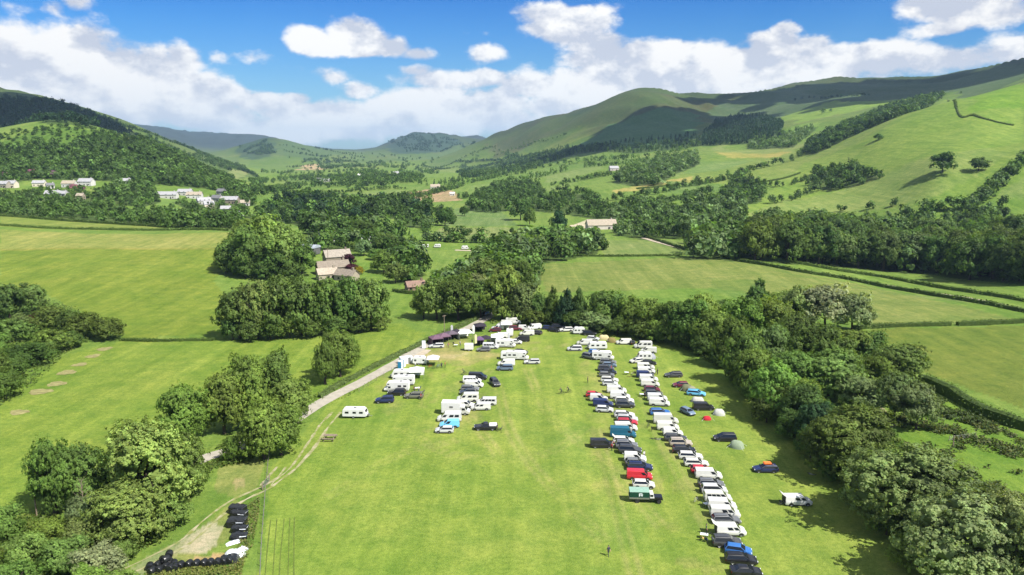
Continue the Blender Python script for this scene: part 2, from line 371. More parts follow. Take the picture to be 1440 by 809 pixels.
dk_ = in_poly(gX+5*vnoise(gX/6,gY/6,71), gY+10*vnoise(gX/9,gY/9,72), pxpoly([(720,596),(800,590),(880,650),(960,760),(900,800),(820,720),(760,660)])).astype(float)
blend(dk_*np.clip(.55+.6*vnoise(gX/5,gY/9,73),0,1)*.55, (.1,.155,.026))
def gain(pts, c):
    m_ = in_poly(gX, gY, pxpoly(pts))[...,None]; base[:] = np.where(m_, base*np.array(c), base)
base[:] = np.where((base[...,1] > base[...,0]*1.02)[...,None], base*np.array([.95,1.0,1.1]), base)
gain(FIELDS[0][0], (1.1,1.14,1.06)); gain(FIELDS[1][0], (1.1,1.02,.95)); gain(FIELDS[2][0], (.98,.9,.75)); gain(FIELDS[7][0], (.92,.92,.74)); gain(FIELDS[9][0], (.95,.74,.66)); gain([(1130,230),(1240,185),(1330,140),(1440,122),(1440,215),(1380,245),(1300,285),(1180,300),(1060,306),(1040,296)], (1.06,1.04,.98))
def resample(pts, step):
    pts = [np.asarray(p, float)[:2] for p in pts]; out = [pts[0]]
    # Catmull-Rom
    P = [2*pts[0]-pts[1]] + pts + [2*pts[-1]-pts[-2]]
    for i in range(1, len(P)-2):
        n = max(1, int(np.linalg.norm(P[i+1]-P[i])/step))
        for k in range(1, n+1):
            t = k/n; a, b, c, d = P[i-1], P[i], P[i+1], P[i+2]
            out.append(.5*((2*b)+(c-a)*t+(2*a-5*b+4*c-d)*t*t+(3*b-a-3*c+d)*t**3))
    return np.array(out)
TY = [[(700,540),(715,600),(745,650),(790,700),(850,760)],[(742,520),(770,580),(812,620),(870,672),(930,740)],[(690,520),(650,560),(700,640)],[(560,600),(640,640),(760,640),(830,600)],[(460,700),(560,640),(640,620)],[(905,560),(940,640),(985,720),(1010,790)],[(838,600),(860,680),(880,760),(900,830)],[(600,500),(700,498),(760,490),(800,485)],[(620,490),(640,500),(690,500)]]
for i, L_ in enumerate(TY):
    ln = resample([G(*p) for p in L_], .8); t_ = np.gradient(ln, axis=0); t_ /= np.linalg.norm(t_, axis=1)[:,None]; nr_ = np.stack([-t_[:,1], t_[:,0]], 1)
    rows = (gY[:,0] > ln[:,1].min()-5) & (gY[:,0] < ln[:,1].max()+5); ii = np.nonzero(rows)[0]
    sub = np.abs(gu[ii]) < .62; gx, gy = gX[ii][sub], gY[ii][sub]; near_ = np.full(gx.shape, 9.0)
    for o_ in (-.85,.85):
        q_ = ln+nr_*o_
        for k in range(0, len(q_), 40):
            a_ = q_[k:k+40]; lo, hi_ = a_.min(0)-1.5, a_.max(0)+1.5; mk = np.zeros(len(gx), bool); b0_, b1_ = np.searchsorted(gy, [lo[1]-3, hi_[1]+3]); mk[b0_:b1_] = True; mk &= (gx>lo[0])&(gx<hi_[0])&(gy>lo[1])&(gy<hi_[1])
            if mk.any():
                # distance across the track only, so the long grid cells stay continuous
                d_ = np.sqrt(((gx[mk][:,None]-a_[:,0])**2)+((gy[mk][:,None]-a_[:,1])**2)).min(1); near_[mk] = np.minimum(near_[mk], d_)
    m_ = np.clip(1.0-near_/.75, 0, 1)*.85*(.6+.5*vnoise(gx/7, gy/7, 51)); full = np.zeros(gX.shape); tmp_ = full[ii]; tmp_[sub] = np.clip(m_,0,1); full[ii] = tmp_
    blend(full, (.28,.255,.1) if i not in (3,4) else (.235,.24,.075))
# trampled ground round the parked rows, stronger at the far end
for pts, a_ in (([(600,480),(690,470),(760,478),(740,500),(640,512),(570,520)],.3),([(820,500),(880,560),(930,690),(860,700),(820,560)],.16),([(890,500),(1000,640),(1040,780),(980,780),(920,600)],.16),([(540,520),(610,515),(600,560),(530,580)],.2),([(620,530),(680,520),(690,600),(610,615)],.2)):
    P_ = pxpoly(pts); k_ = in_poly(gX+4*vnoise(gX/5,gY/5,53), gY+8*vnoise(gX/7,gY/7,54), P_)*np.clip(.45+vnoise(gX/4, gY/6, 52)*1.1, 0, 1)*a_*1.9; blend(k_, (.23,.2,.085))
# worn, uneven edges come from the noise in the material; woods stand on a darker floor
_GV = np.stack([gX, gY, Z], -1).reshape(-1, 3)
_r, _c = gX.shape
_idx = np.arange(_r*_c).reshape(_r, _c)
_F = np.stack([_idx[:-1,:-1], _idx[:-1,1:], _idx[1:,1:], _idx[1:,:-1]], -1).reshape(-1, 4)

def ground_material():
    m = bpy.data.materials.new('grassland'); nt = nodes_of(m); L = nt.links.new
    o = N(nt, 'ShaderNodeOutputMaterial'); p = N(nt, 'ShaderNodeBsdfPrincipled'); p.inputs['Roughness'].default_value = .95; p.inputs['Specular IOR Level'].default_value = .15
    at = N(nt, 'ShaderNodeAttribute'); at.attribute_name = 'land'
    tc = N(nt, 'ShaderNodeTexCoord'); cur = at.outputs['Color']
    def layer(scale, detail, lo, hi, a, b, stretch=None, rough=.6, fmin=.35, fmax=.65):
        nonlocal cur
        no = N(nt, 'ShaderNodeTexNoise'); no.inputs['Scale'].default_value = scale; no.inputs['Detail'].default_value = detail; no.inputs['Roughness'].default_value = rough
        if stretch:
            mp = N(nt, 'ShaderNodeMapping'); mp.inputs['Scale'].default_value = stretch[:3]; mp.inputs['Rotation'].default_value = (0,0,stretch[3]); L(tc.outputs['Object'], mp.inputs['Vector']); L(mp.outputs['Vector'], no.inputs['Vector'])
        else: L(tc.outputs['Object'], no.inputs['Vector'])
        mr = N(nt, 'ShaderNodeMapRange'); mr.inputs['From Min'].default_value = fmin; mr.inputs['From Max'].default_value = fmax; mr.inputs['To Min'].default_value = lo; mr.inputs['To Max'].default_value = hi
        L(no.outputs['Fac'], mr.inputs['Value'])
        ra = N(nt, 'ShaderNodeMix'); ra.data_type = 'RGBA'; ra.inputs['A'].default_value = (*a,1); ra.inputs['B'].default_value = (*b,1); L(mr.outputs['Result'], ra.inputs['Factor'])
        mx = N(nt, 'ShaderNodeMix'); mx.data_type = 'RGBA'; mx.blend_type = 'MULTIPLY'; mx.inputs['Factor'].default_value = 1
        L(cur, mx.inputs['A']); L(ra.outputs['Result'], mx.inputs['B']); cur = mx.outputs['Result']
        return no
    layer(.006, 3, 0, 1, (.9,.96,.85), (1.1,1.04,1.15))
    layer(.045, 5, 0, 1, (.84,.92,.8), (1.13,1.06,1.12))
    layer(.22, 4, 0, 1, (.8,.88,.8), (1.17,1.1,1.1))
    layer(.16, 3, 0, 1, (.86,.9,.84), (1.1,1.07,1.14), (1, .06, 1, .06))
    layer(.4, 3, 0, 1, (.86,.9,.86), (1.1,1.07,1.12), (1, .06, 1, -.3))
    layer(1.3, 4, 0, 1, (.66,.74,.62), (1.22,1.17,1.2), None, .75, .3, .7)
    layer(2.6, 3, 0, 1, (1,1,1), (.58,.68,.5), None, .7, .58, .74)
    nb = layer(5, 3, 0, 1, (.72,.76,.7), (1.26,1.22,1.26), None, .7, .3, .7)
    bp = N(nt, 'ShaderNodeBump'); bp.inputs['Strength'].default_value = .5; bp.inputs['Distance'].default_value = .25; L(nb.outputs['Fac'], bp.inputs['Height'])
    L(bp.outputs['Normal'], p.inputs['Normal']); L(cur, p.inputs['Base Color']); L(p.outputs['BSDF'], o.inputs['Surface'])
    MAT['grassland'] = m
ground_material()

def finish_ground():
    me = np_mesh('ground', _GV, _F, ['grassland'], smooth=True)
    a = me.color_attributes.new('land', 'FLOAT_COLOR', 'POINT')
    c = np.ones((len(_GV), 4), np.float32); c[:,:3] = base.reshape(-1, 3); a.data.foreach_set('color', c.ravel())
    o = link('ground', me); o['kind'] = 'structure'; return o

# ------------------------------------------------------------------ lanes, tracks, bare patches (draped sheets)
def strip(name, pix, width, mat, lift=.05, offs=(0,), jit=.12, step=1.5):
    V = []; F = []
    line = resample([G(*p) for p in pix], step)
    t = np.gradient(line, axis=0); t /= np.linalg.norm(t, axis=1)[:,None]+1e-9; nrm = np.stack([-t[:,1], t[:,0]], 1)
    for k, of in enumerate(offs):
        b = len(V); ncr = 3 if width > 1.2 else 2
        for i in range(len(line)):
            w0 = width/2*(1+jit*vnoise(np.array([i*.37+9*k]), np.array([k*3.3]), 5)[0]); sh = jit*.8*vnoise(np.array([i*.11+3*k]), np.array([.5+k]), 6)[0]
            for q in range(ncr):
                s = of + sh + (q/(ncr-1)*2-1)*w0
                x, y = line[i]+nrm[i]*s; V.append((x, y, float(gz(x, y))+lift))
        for i in range(len(line)-1):
            for q in range(ncr-1):
                a = b+i*ncr+q; F.append((a, a+ncr, a+ncr+1, a+1))
    me = np_mesh(name, V, F, [mat]); o = link(name, me); o['kind'] = 'structure'; return o
LANE_PIX = [(694,440),(680,450),(655,463),(622,477),(590,490),(560,509),(520,531),(480,552),(448,569),(400,598),(352,622),(322,634),(292,643),(240,665),(170,700)]
TRACK_PIX = [(474,580),(452,605),(437,628),(420,652),(402,668),(376,684),(340,702),(300,730),(262,762),(215,786),(160,812)]
def build_tracks():
    strip('lane', LANE_PIX, 3.9, 'asphalt', .06)
    strip('dirt_track', TRACK_PIX, .55, 'worn_track', .05, (-.85,.85), .75, .7)
    strip('dirt_track', [(600,492),(590,499),(572,507),(560,512)], 3.0, 'pale_gravel', .045)
    strip('dirt_track', [(397,657),(388,668),(374,684)], .4, 'worn_track', .055, (-.7,.7), .7, .7)
    strip('wheel_ruts', [(396,730),(393.5,765),(391,812),(389,850)], .16, 'rut_grass', .035, (-1.6,-.75,.3,1.25,2.2), .3, 1.5)
    strip('lane', [(1040,366),(1120,379),(1200,392),(1300,410),(1440,436),(1520,452)], 3.2, 'pale_gravel', .05, step=4)
    strip('hill_track', [(1332,138),(1345,150),(1370,160),(1395,170),(1420,176)], 1.5, 'rut_grass', .35, step=5)
    strip('lane', [(640,352),(700,354),(760,352)], 4, 'pale_gravel', .1, step=6)
    strip('lane', [(905,335),(930,342),(960,350)], 4, 'pale_gravel', .2, step=6)
    for i, (px, py, r) in enumerate([(57,551,3.0),(80,540,2.6),(94,524,2.7),(112,513,2.3),(131,501,2.3),(147,491,2.5),(27,580,2.2)]):
        c = G(px, py); V = [(c[0], c[1], float(gz(c[0], c[1]))+.05)]; n = 28
        for k in range(n):
            a = 2*math.pi*k/n; rr = .85*r*(1+.12*math.sin(3*a+i)+.08*math.sin(7*a+2*i)); x = c[0]+rr*math.cos(a); y = c[1]+rr*math.sin(a)*1.05
            V.append((x, y, float(gz(x, y))+.05))
        me = bpy.data.meshes.new('bare_ground'); me.from_pydata(V, [], [(0, 1+k, 1+(k+1) % n) for k in range(n)]); me.materials.append(MAT['worn_turf'])
        link('bare_ground', me)['kind'] = 'structure'

# ------------------------------------------------------------------ light, sky with clouds, haze
SUN_EL, SUN_AZ = 51.0, 126.0        # azimuth clockwise from +Y (the view direction)
def build_light():
    d = bpy.data.lights.new('sun', 'SUN'); d.energy = 4.8; d.angle = R(.53); d.color = (1, .955, .87)
    o = bpy.data.objects.new('sun', d); COL.objects.link(o)
    az, el = R(SUN_AZ), R(SUN_EL)
    to = Vector((math.sin(az)*math.cos(el), math.cos(az)*math.cos(el), math.sin(el)))
    o.rotation_euler = to.to_track_quat('Z', 'Y').to_euler(); o.location = (300, -100, 900)
    w = bpy.data.worlds.new('World'); sc.world = w; w.use_nodes = True; nt = w.node_tree; nt.nodes.clear(); L = nt.links.new
    out = N(nt, 'ShaderNodeOutputWorld')
    sky = N(nt, 'ShaderNodeTexSky'); sky.sky_type = 'NISHITA'; sky.sun_disc = False; sky.sun_elevation = el; sky.sun_rotation = az
    sky.air_density = 1.0; sky.dust_density = .3; sky.ozone_density = 3.0
    bg = N(nt, 'ShaderNodeBackground'); bg.inputs['Strength'].default_value = SKY_STRENGTH
    tint = N(nt, 'ShaderNodeMix'); tint.data_type = 'RGBA'; tint.blend_type = 'MULTIPLY'; tint.inputs['Factor'].default_value = 1
    L(sky.outputs['Color'], tint.inputs['A']); L(tint.outputs['Result'], bg.inputs['Color'])
    tc = N(nt, 'ShaderNodeTexCoord'); sx = N(nt, 'ShaderNodeSeparateXYZ'); L(tc.outputs['Generated'], sx.inputs[0])
    def M(op, a, b=None, c=None, clamp=False):
        n = N(nt, 'ShaderNodeMath'); n.operation = op; n.use_clamp = clamp
        for i, q in enumerate((a, b, c)):
            if q is None: continue
            if isinstance(q, (int, float)): n.inputs[i].default_value = q
            else: L(q, n.inputs[i])
        return n.outputs[0]
    # direction on a cylinder: azimuth (tan) and height (tan)
    hd = M('SQRT', M('ADD', M('MULTIPLY', sx.outputs[0], sx.outputs[0]), M('MULTIPLY', sx.outputs[1], sx.outputs[1])))
    az_ = M('ARCTAN2', sx.outputs[0], sx.outputs[1]); v = M('DIVIDE', sx.outputs[2], M('MAXIMUM', hd, 1e-4))
    cv = N(nt, 'ShaderNodeCombineXYZ'); L(az_, cv.inputs[0]); L(M('MULTIPLY', v, 1.5), cv.inputs[1])
    def fbm(scale, detail, off, rough=.55):
        va = N(nt, 'ShaderNodeVectorMath'); va.operation = 'ADD'; va.inputs[1].default_value = off; L(cv.outputs[0], va.inputs[0])
        n = N(nt, 'ShaderNodeTexNoise'); n.inputs['Scale'].default_value = scale; n.inputs['Detail'].default_value = detail; n.inputs['Roughness'].default_value = rough
        L(va.outputs[0], n.inputs['Vector']); return n.outputs['Fac']
    tr = N(nt, 'ShaderNodeValToRGB'); el_ = tr.color_ramp.elements; el_[0].position = .0; el_[0].color = (.3,.45,.58,1); el_[1].position = .21; el_[1].color = (.03,.27,.62,1)
    e2 = el_.new(.08); e2.color = (.24,.43,.6,1); e3 = el_.new(.15); e3.color = (.12,.36,.63,1); L(v, tr.inputs['Fac']); L(tr.outputs['Color'], tint.inputs['B'])
    # cumulus: (px, py, rx, ry, weight) of puffs
    puffs = [(60,108,70,36,1),(118,92,52,34,1),(165,112,60,34,1),(215,108,45,28,1),(256,92,26,20,.9),(200,130,120,20,.9),(8,88,30,18,.95),(108,22,24,17,.85),(80,38,24,11,.6),(30,42,36,12,.4),(4,14,24,12,.35),
             (497,50,34,24,1.05),(522,62,26,16,1),(432,60,28,17,1),(455,70,34,10,1),(548,68,30,12,1),(590,77,26,9,.85),(505,74,60,8,.9),
             (686,73,28,14,.95),(668,47,40,6,.42),(473,110,24,11,.62),(355,84,34,10,.5),(305,90,24,9,.45),(440,104,44,10,.4),
             (620,112,70,14,.8),(585,100,26,10,.8),(600,132,60,14,.7),(690,108,30,12,.75),(365,146,44,14,.8),(318,140,36,16,.85),(285,128,34,16,.8),(415,142,26,9,.75),(420,160,60,16,.85),(505,128,26,13,.85),(470,158,60,18,.85),(560,152,60,18,.9),(630,150,50,18,.9),(690,145,50,20,.9),(740,120,50,16,.8),
             (60,148,110,22,.9),(180,158,110,24,.9),(290,165,90,24,.9),(400,182,90,20,.9),(500,182,110,18,.9),(610,176,90,16,.85),(700,170,60,18,.9),(-40,130,80,60,1),
             (770,18,46,16,.9),(815,28,50,20,.95),(760,40,30,14,.8),(800,48,44,18,.9),(840,64,46,18,.9),(850,82,60,18,.95),(900,75,46,18,.95),(940,72,34,14,.95),(975,88,50,18,.95),(1030,92,44,16,.95),(900,105,110,20,1),(810,122,70,22,.9),(1100,52,20,12,.95),(1082,68,36,16,.95),(1062,82,34,14,.95),(1090,92,60,18,1),(1140,72,30,12,.8),(1160,88,50,14,.95),(1220,84,44,12,.9),(1240,98,70,16,1),(1330,100,90,18,.95),(1430,96,60,18,.9),(800,150,80,20,.9),(960,128,120,22,1),(1120,118,120,18,1),
             (1300,24,40,22,1),(1350,14,54,22,1),(1345,42,50,18,1),(1420,14,60,24,1),(1400,44,50,18,.95),(1322,62,46,11,.85),(1275,30,24,14,.7)]
    dens = None; S1 = None; S0 = None
    for px, py, rx, ry, wgt in puffs:
        u0, v0 = ray(px, py); a0 = math.atan(u0); ra = rx/FPX*math.cos(a0)**2; rv = ry/FPX*1.02
        dx = M('MULTIPLY', M('SUBTRACT', az_, a0), 1/ra); dy = M('MULTIPLY', M('SUBTRACT', v, v0), 1/rv)
        r2 = M('ADD', M('MULTIPLY', dx, dx), M('MULTIPLY', dy, dy))
        g = M('MULTIPLY', M('EXPONENT', M('MULTIPLY', r2, -.75)), wgt)
        dens = g if dens is None else M('MAXIMUM', M('MULTIPLY_ADD', g, .2, dens), M('MULTIPLY_ADD', dens, .2, g))
        w2 = M('MULTIPLY', g, g); S1 = M('MULTIPLY', w2, dy) if S1 is None else M('MULTIPLY_ADD', w2, dy, S1); S0 = w2 if S0 is None else M('ADD', w2, S0)
    side = M('DIVIDE', S1, M('ADD', S0, .02))      # how far up within its puff
    # unseen sky: scattered cumulus, with cover added overhead for white fill light
    els = M('MAXIMUM', M('GREATER_THAN', M('ABSOLUTE', az_), .75), M('GREATER_THAN', v, .34))
    band = M('MULTIPLY', M('SUBTRACT', fbm(3, 3, (7,3,1)), .34, None), 3.5)
    dens = M('MAXIMUM', dens, M('MULTIPLY', band, els))
    nb = fbm(9, 10, (0,0,0), .58); nf = fbm(26, 8, (3.1,1.7,.4), .6)
    shape = M('ADD', M('MULTIPLY', M('SUBTRACT', nb, .5), 1.2), M('MULTIPLY', M('SUBTRACT', nf, .5), 1.0))
    D = M('ADD', M('SUBTRACT', dens, .5), shape)
    alpha = N(nt, 'ShaderNodeMapRange'); alpha.interpolation_type = 'SMOOTHSTEP'; alpha.inputs['From Min'].default_value = -.14; alpha.inputs['From Max'].default_value = .26; L(D, alpha.inputs['Value'])
    # lit billows against grey hollows: noise here against noise a little towards the sun (up, right)
    nb2 = fbm(9, 10, (.022,.05,0), .58); nf2 = fbm(26, 8, (3.108,1.72,.4), .6)
    rel = M('ADD', M('MULTIPLY', M('SUBTRACT', nb, nb2), 1.4), M('MULTIPLY', M('SUBTRACT', nf, nf2), .9))
    lit = M('ADD', M('MULTIPLY', rel, 3.2), M('MULTIPLY_ADD', side, .38, M('MULTIPLY_ADD', M('SUBTRACT', nb, .5), 1.5, .58)), None, True)
    ramp = N(nt, 'ShaderNodeMix'); ramp.data_type = 'RGBA'; ramp.inputs['A'].default_value = (.57,.61,.72,1); ramp.inputs['B'].default_value = (1.0,.985,.965,1); L(lit, ramp.inputs['Factor'])
    # low on the sky the bank greys into the distance
    low = N(nt, 'ShaderNodeMapRange'); low.inputs['From Min'].default_value = .0; low.inputs['From Max'].default_value = .13; low.inputs['To Min'].default_value = .5; low.inputs['To Max'].default_value = 0; L(v, low.inputs['Value'])
    r2_ = N(nt, 'ShaderNodeMix'); r2_.data_type = 'RGBA'; r2_.inputs['B'].default_value = (.86,.885,.94,1); L(low.outputs['Result'], r2_.inputs['Factor']); L(ramp.outputs['Result'], r2_.inputs['A'])
    cb = N(nt, 'ShaderNodeBackground'); cb.inputs['Strength'].default_value = CLOUD_STRENGTH; L(r2_.outputs['Result'], cb.inputs['Color'])
    mix = N(nt, 'ShaderNodeMixShader'); L(alpha.outputs['Result'], mix.inputs['Fac']); L(bg.outputs['Background'], mix.inputs[1]); L(cb.outputs['Background'], mix.inputs[2])
    L(mix.outputs['Shader'], out.inputs['Surface'])
    w.cycles.sampling_method = 'MANUAL'; w.cycles.sample_map_resolution = 512
def build_clouds():
    """fair-weather cumulus drifting above the valley, higher than the picture reaches; their shadows lie on the hills"""
    m = bpy.data.materials.new('cloud_white'); nt = nodes_of(m); o = N(nt, 'ShaderNodeOutputMaterial'); p = N(nt, 'ShaderNodeBsdfPrincipled'); p.inputs['Base Color'].default_value = (.9,.9,.92,1); p.inputs['Roughness'].default_value = 1; p.inputs['Specular IOR Level'].default_value = 0
    t = N(nt, 'ShaderNodeBsdfTranslucent'); t.inputs['Color'].default_value = (.9,.9,.92,1); ms = N(nt, 'ShaderNodeMixShader'); ms.inputs['Fac'].default_value = .5
    nt.links.new(p.outputs[0], ms.inputs[1]); nt.links.new(t.outputs[0], ms.inputs[2]); nt.links.new(ms.outputs[0], o.inputs['Surface']); MAT['cloud_white'] = m
    bm = bmesh.new(); bmesh.ops.create_icosphere(bm, subdivisions=3, radius=1); iv = np.array([x.co[:] for x in bm.verts]); jf = np.array([[q.index for q in x.verts] for x in bm.faces]); bm.free()
    g = np.random.default_rng(5); az, el = R(SUN_AZ), R(SUN_EL); hz = 1150.0
    for px, py, rx, ry in CLOUDS:
        c = G(px, py); d = (hz-c[2])/math.tan(el); cx_, cy_ = c[0]+math.sin(az)*d, c[1]+math.cos(az)*d; VV, FF = [], []; k = 0
        for i in range(70):
            a = g.uniform(0, 6.28); q = g.random()**.55; x, y = math.cos(a)*q*rx, math.sin(a)*q*ry
            r = (.34-.26*q)*min(rx, ry)*g.uniform(.7,1.3); P = iv*np.array([1.15*r,1.15*r,.75*r]); n_ = vnoise(iv[:,0]*2.3+i*7, iv[:,1]*2.3+iv[:,2]*3, 81)+.5*vnoise(iv[:,0]*5+i, iv[:,1]*5-iv[:,2]*4, 82)
            P = P*(1+.16*n_[:,None]); P[:,2] = np.where(P[:,2] < -.25*r, -.25*r+(P[:,2]+.25*r)*.2, P[:,2])+.2*r*(1-q)
            VV.append(P+np.array([x,y,0])); FF.append(jf+k); k += len(iv)
        ob = link('cloud', np_mesh('cloud', np.concatenate(VV), np.concatenate(FF), ['cloud_white'], smooth=True), loc=(cx_,cy_,hz)); ob['kind'] = 'structure'
        u_, v_ = cx_/cy_, (hz-CAM_H)/(cy_+ry*1.3); print('cloud', 720+1040*u_, 210-1040*v_)
CLOUDS = [(890,196,250,220),(955,172,250,260),(820,208,160,150),(1220,122,620,420),(1420,104,420,380),(70,162,330,330)]
def build_haze(density):
    m = bpy.data.materials.new('haze_air'); nt = nodes_of(m); o = N(nt, 'ShaderNodeOutputMaterial'); v = N(nt, 'ShaderNodeVolumePrincipled')
    v.inputs['Color'].default_value = (.5,.75,1,1); v.inputs['Density'].default_value = density; v.inputs['Anisotropy'].default_value = .2
    nt.links.new(v.outputs['Volume'], o.inputs['Volume']); MAT['haze_air'] = m
    zmax = float(Z.max())+45; zmin = float(Z.min())-1
    xm = float(np.abs(gX).max())+50
    b = MB().box((0, 8400, (zmax+zmin)/2), (2*xm, 17500, zmax-zmin)); ob = link('haze', b.mesh('haze', ['haze_air'])); ob['kind'] = 'stuff'
    m.cycles.homogeneous_volume = True if hasattr(m.cycles, 'homogeneous_volume') else None
EXPOSURE = 1.06; SKY_STRENGTH = .1; SKY_TINT = (.065,.39,.92,1); CLOUD_STRENGTH = .52
sc.view_settings.view_transform = 'Standard'; sc.view_settings.look = 'None'; sc.view_settings.gamma = 1; sc.view_settings.exposure = EXPOSURE
sc.view_settings.use_curve_mapping = False
sc.cycles.max_bounces = 6; sc.cycles.diffuse_bounces = 4; sc.cycles.glossy_bounces = 2; sc.cycles.transmission_bounces = 3; sc.cycles.volume_bounces = 0; sc.cycles.transparent_max_bounces = 4
sc.cycles.use_denoising = True; sc.cycles.denoiser = 'OPENIMAGEDENOISE'
# ------------------------------------------------------------------ trees
def ico(sub=0):
    bm = bmesh.new(); bmesh.ops.create_icosphere(bm, subdivisions=sub+1, radius=1)
    v = np.array([x.co[:] for x in bm.verts]); f = np.array([[q.index for q in x.verts] for x in bm.faces]); bm.free(); return v, f
ICO1 = ico(0); ICO2 = ico(1)
def unit(a): return a/(np.linalg.norm(a, axis=-1, keepdims=True)+1e-9)
def crown_arrays(seed, nclump, nleaf, leaf, style='round', base=.1):
    """leaf faces (quads) of a crown 1 high and about 1 wide; returns V, F, tone"""
    g = np.random.default_rng(seed)
    ph = g.uniform(0, 6.28, 6)
    if style == 'cone':
        h = g.beta(1.1, 1.5, nclump)*.9+.06; a = g.uniform(0, 6.28, nclump); r = (1-h)*.42*(.75+.3*g.random(nclump))
        cen = np.stack([r*np.cos(a), r*np.sin(a), .06+h*.88], 1); cr = .05+.1*(1-h)*(.8+.4*g.random(nclump)); dirs = unit(np.stack([np.cos(a), np.sin(a), np.full(nclump,.4)], 1))
    else:
        dirs = g.normal(size=(nclump,3)); dirs[:,2] = np.where(dirs[:,2] < -.75*np.linalg.norm(dirs[:,:2],axis=1), -dirs[:,2], dirs[:,2]); dirs = unit(dirs)
        az = np.arctan2(dirs[:,1], dirs[:,0])
        lob = 1+.2*np.sin(2*az+ph[0])+.15*np.sin(3*az+ph[1]+3*dirs[:,2])+.12*np.sin(5*az+ph[2]+4*dirs[:,2])
        rad = {'round':(.40,.40,.41), 'tall':(.36,.36,.44), 'low':(.43,.43,.38), 'loose':(.41,.41,.38)}[style]
        rr = lob*(.58+.42*g.random(nclump)**.5)
        cen = dirs*np.array(rad)*rr[:,None]; cen[:,2] += {'round':.48,'tall':.49,'low':.44,'loose':.55}[style]
        cr = (.085+.105*g.random(nclump)**1.6)*(1.0 if style != 'loose' else .8)
        cen[:,2] = np.clip(cen[:,2], base+cr*.6, 1-cr*.8)
    ctone = g.uniform(.66, 1.34, nclump)
    w = cr**2
    ns = max(30, nleaf//(12 if nleaf > 12000 else 9 if nleaf > 3000 else 5))     # sprays of leaves with dark gaps between them
    ks = g.choice(nclump, ns, p=w/w.sum()); ds = g.normal(size=(ns,3)); ds[:,2] += .25; ds = unit(ds+dirs[ks]*.55)
    sprig = np.where(g.random(ns) < .1, g.uniform(1.1,1.5,ns), 1.0)
    sc_ = cen[ks] + ds*(cr[ks]*(.78+.32*g.random(ns))*sprig)[:,None]*np.array([1.1,1.1,.85])
    sr = leaf*(1.5+.9*g.random(ns)); q_ = g.integers(0, ns, nleaf); k = ks[q_]; d = ds[q_]
    off_ = unit(g.normal(size=(nleaf,3))+d*.5)*(sr[q_]*g.random(nleaf)**.4)[:,None]
    pos = sc_[q_] + off_
    nrm = unit(d*.75+unit(off_)*.55+dirs[k]*.25+g.normal(size=(nleaf,3))*.22+np.array([0,0,.2]))
    stone = g.uniform(.8,1.2,ns)[q_]
    t = unit(np.cross(nrm, g.normal(size=(nleaf,3)))); b = np.cross(nrm, t)
    s = leaf*(.55+.75*g.random(nleaf))
    t = t*s[:,None]; b = b*(s*.72)[:,None]; bend = nrm*(s*.25)[:,None]
    V = np.stack([pos-t, pos-b*1.0+bend, pos+t, pos+b+bend], 1).reshape(-1,3); F = np.arange(4*nleaf).reshape(-1,4)
    mid = pos.mean(0); mid[2] = 0; rad_ = np.percentile(np.linalg.norm((pos-mid)[:,:2], axis=1), 97); zs = 1/np.percentile(pos[:,2], 99.7)
    hue = g.normal(size=nleaf)*.05
    tn = (ctone[k]*stone*g.uniform(.85,1.15,nleaf))[:,None]*np.stack([1+hue, np.ones(nleaf), 1-hue*.5], 1)
    # an inner mass of twigs and leaves, so that the crown is not see-through
    iv, jf = ICO1
    cv = (cen[:,None,:]*np.array([.93,.93,1])+iv[None]*cr[:,None,None]*.58*np.array([1,1,.85])+np.array([0,0,0])).reshape(-1,3)
    cv += g.normal(size=cv.shape)*.008
    q = np.array([.5/rad_, .5/rad_, zs]); V = (V-mid)*q; cv = (cv-mid)*q
    cf = (jf[None]+(np.arange(nclump)*len(iv))[:,None,None]).reshape(-1,3)
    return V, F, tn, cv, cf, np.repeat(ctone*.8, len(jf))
def crown_mesh(name, *a, **k):
    V, F, tn, cv, cf, ct = crown_arrays(*a, **k)
    F3 = np.concatenate([F[:,[0,1,2]], F[:,[0,2,3]]]); V2 = np.concatenate([V, cv])
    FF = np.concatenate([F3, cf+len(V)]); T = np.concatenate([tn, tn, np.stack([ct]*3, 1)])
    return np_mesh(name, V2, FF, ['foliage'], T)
def trunk_mesh(seed, style):
    g = random.Random(seed); m = MB()
    top = .62 if style != 'cone' else .95
    lean = [(g.uniform(-.03,.03), g.uniform(-.03,.03)) for _ in range(4)]
    pts = [(0,0,-.04), (lean[0][0]*.3, lean[0][1]*.3, .1), (lean[1][0], lean[1][1], .3), (lean[2][0]*1.5, lean[2][1]*1.5, top)]
    m.tube(pts, [.036,.026,.021,.008], 7)
    for i in range(6 if style != 'cone' else 0):
        a = i*1.05+g.uniform(-.3,.3); z = .2+.06*i; r = .2+.1*g.random()
        m.tube([(0,0,z), (math.cos(a)*r*.5, math.sin(a)*r*.5, z+.13), (math.cos(a)*r, math.sin(a)*r, z+.3)], [.013,.009,.004], 5)
    return m.mesh('trunk', ['bark'])
CR = {}
def build_crowns():
    for st, seeds in (('round',(1,2,3,4)), ('tall',(5,6)), ('low',(7,8)), ('loose',(9,10)), ('cone',(11,12))):
        CR[st] = {}
        for lod, (nc, nl, lf) in {'near':(100,21000,.0152), 'mid':(70,7000,.026), 'far':(38,1500,.052)}.items():
            if st == 'cone': nc = int(nc*1.5); lf *= .8
            CR[st][lod] = [crown_mesh('crown', s*17+len(lod), nc, nl, lf, st, .03 if st in('low','cone','round') else .07) for s in seeds]
        CR[st]['trunk'] = [trunk_mesh(s, st) for s in seeds]
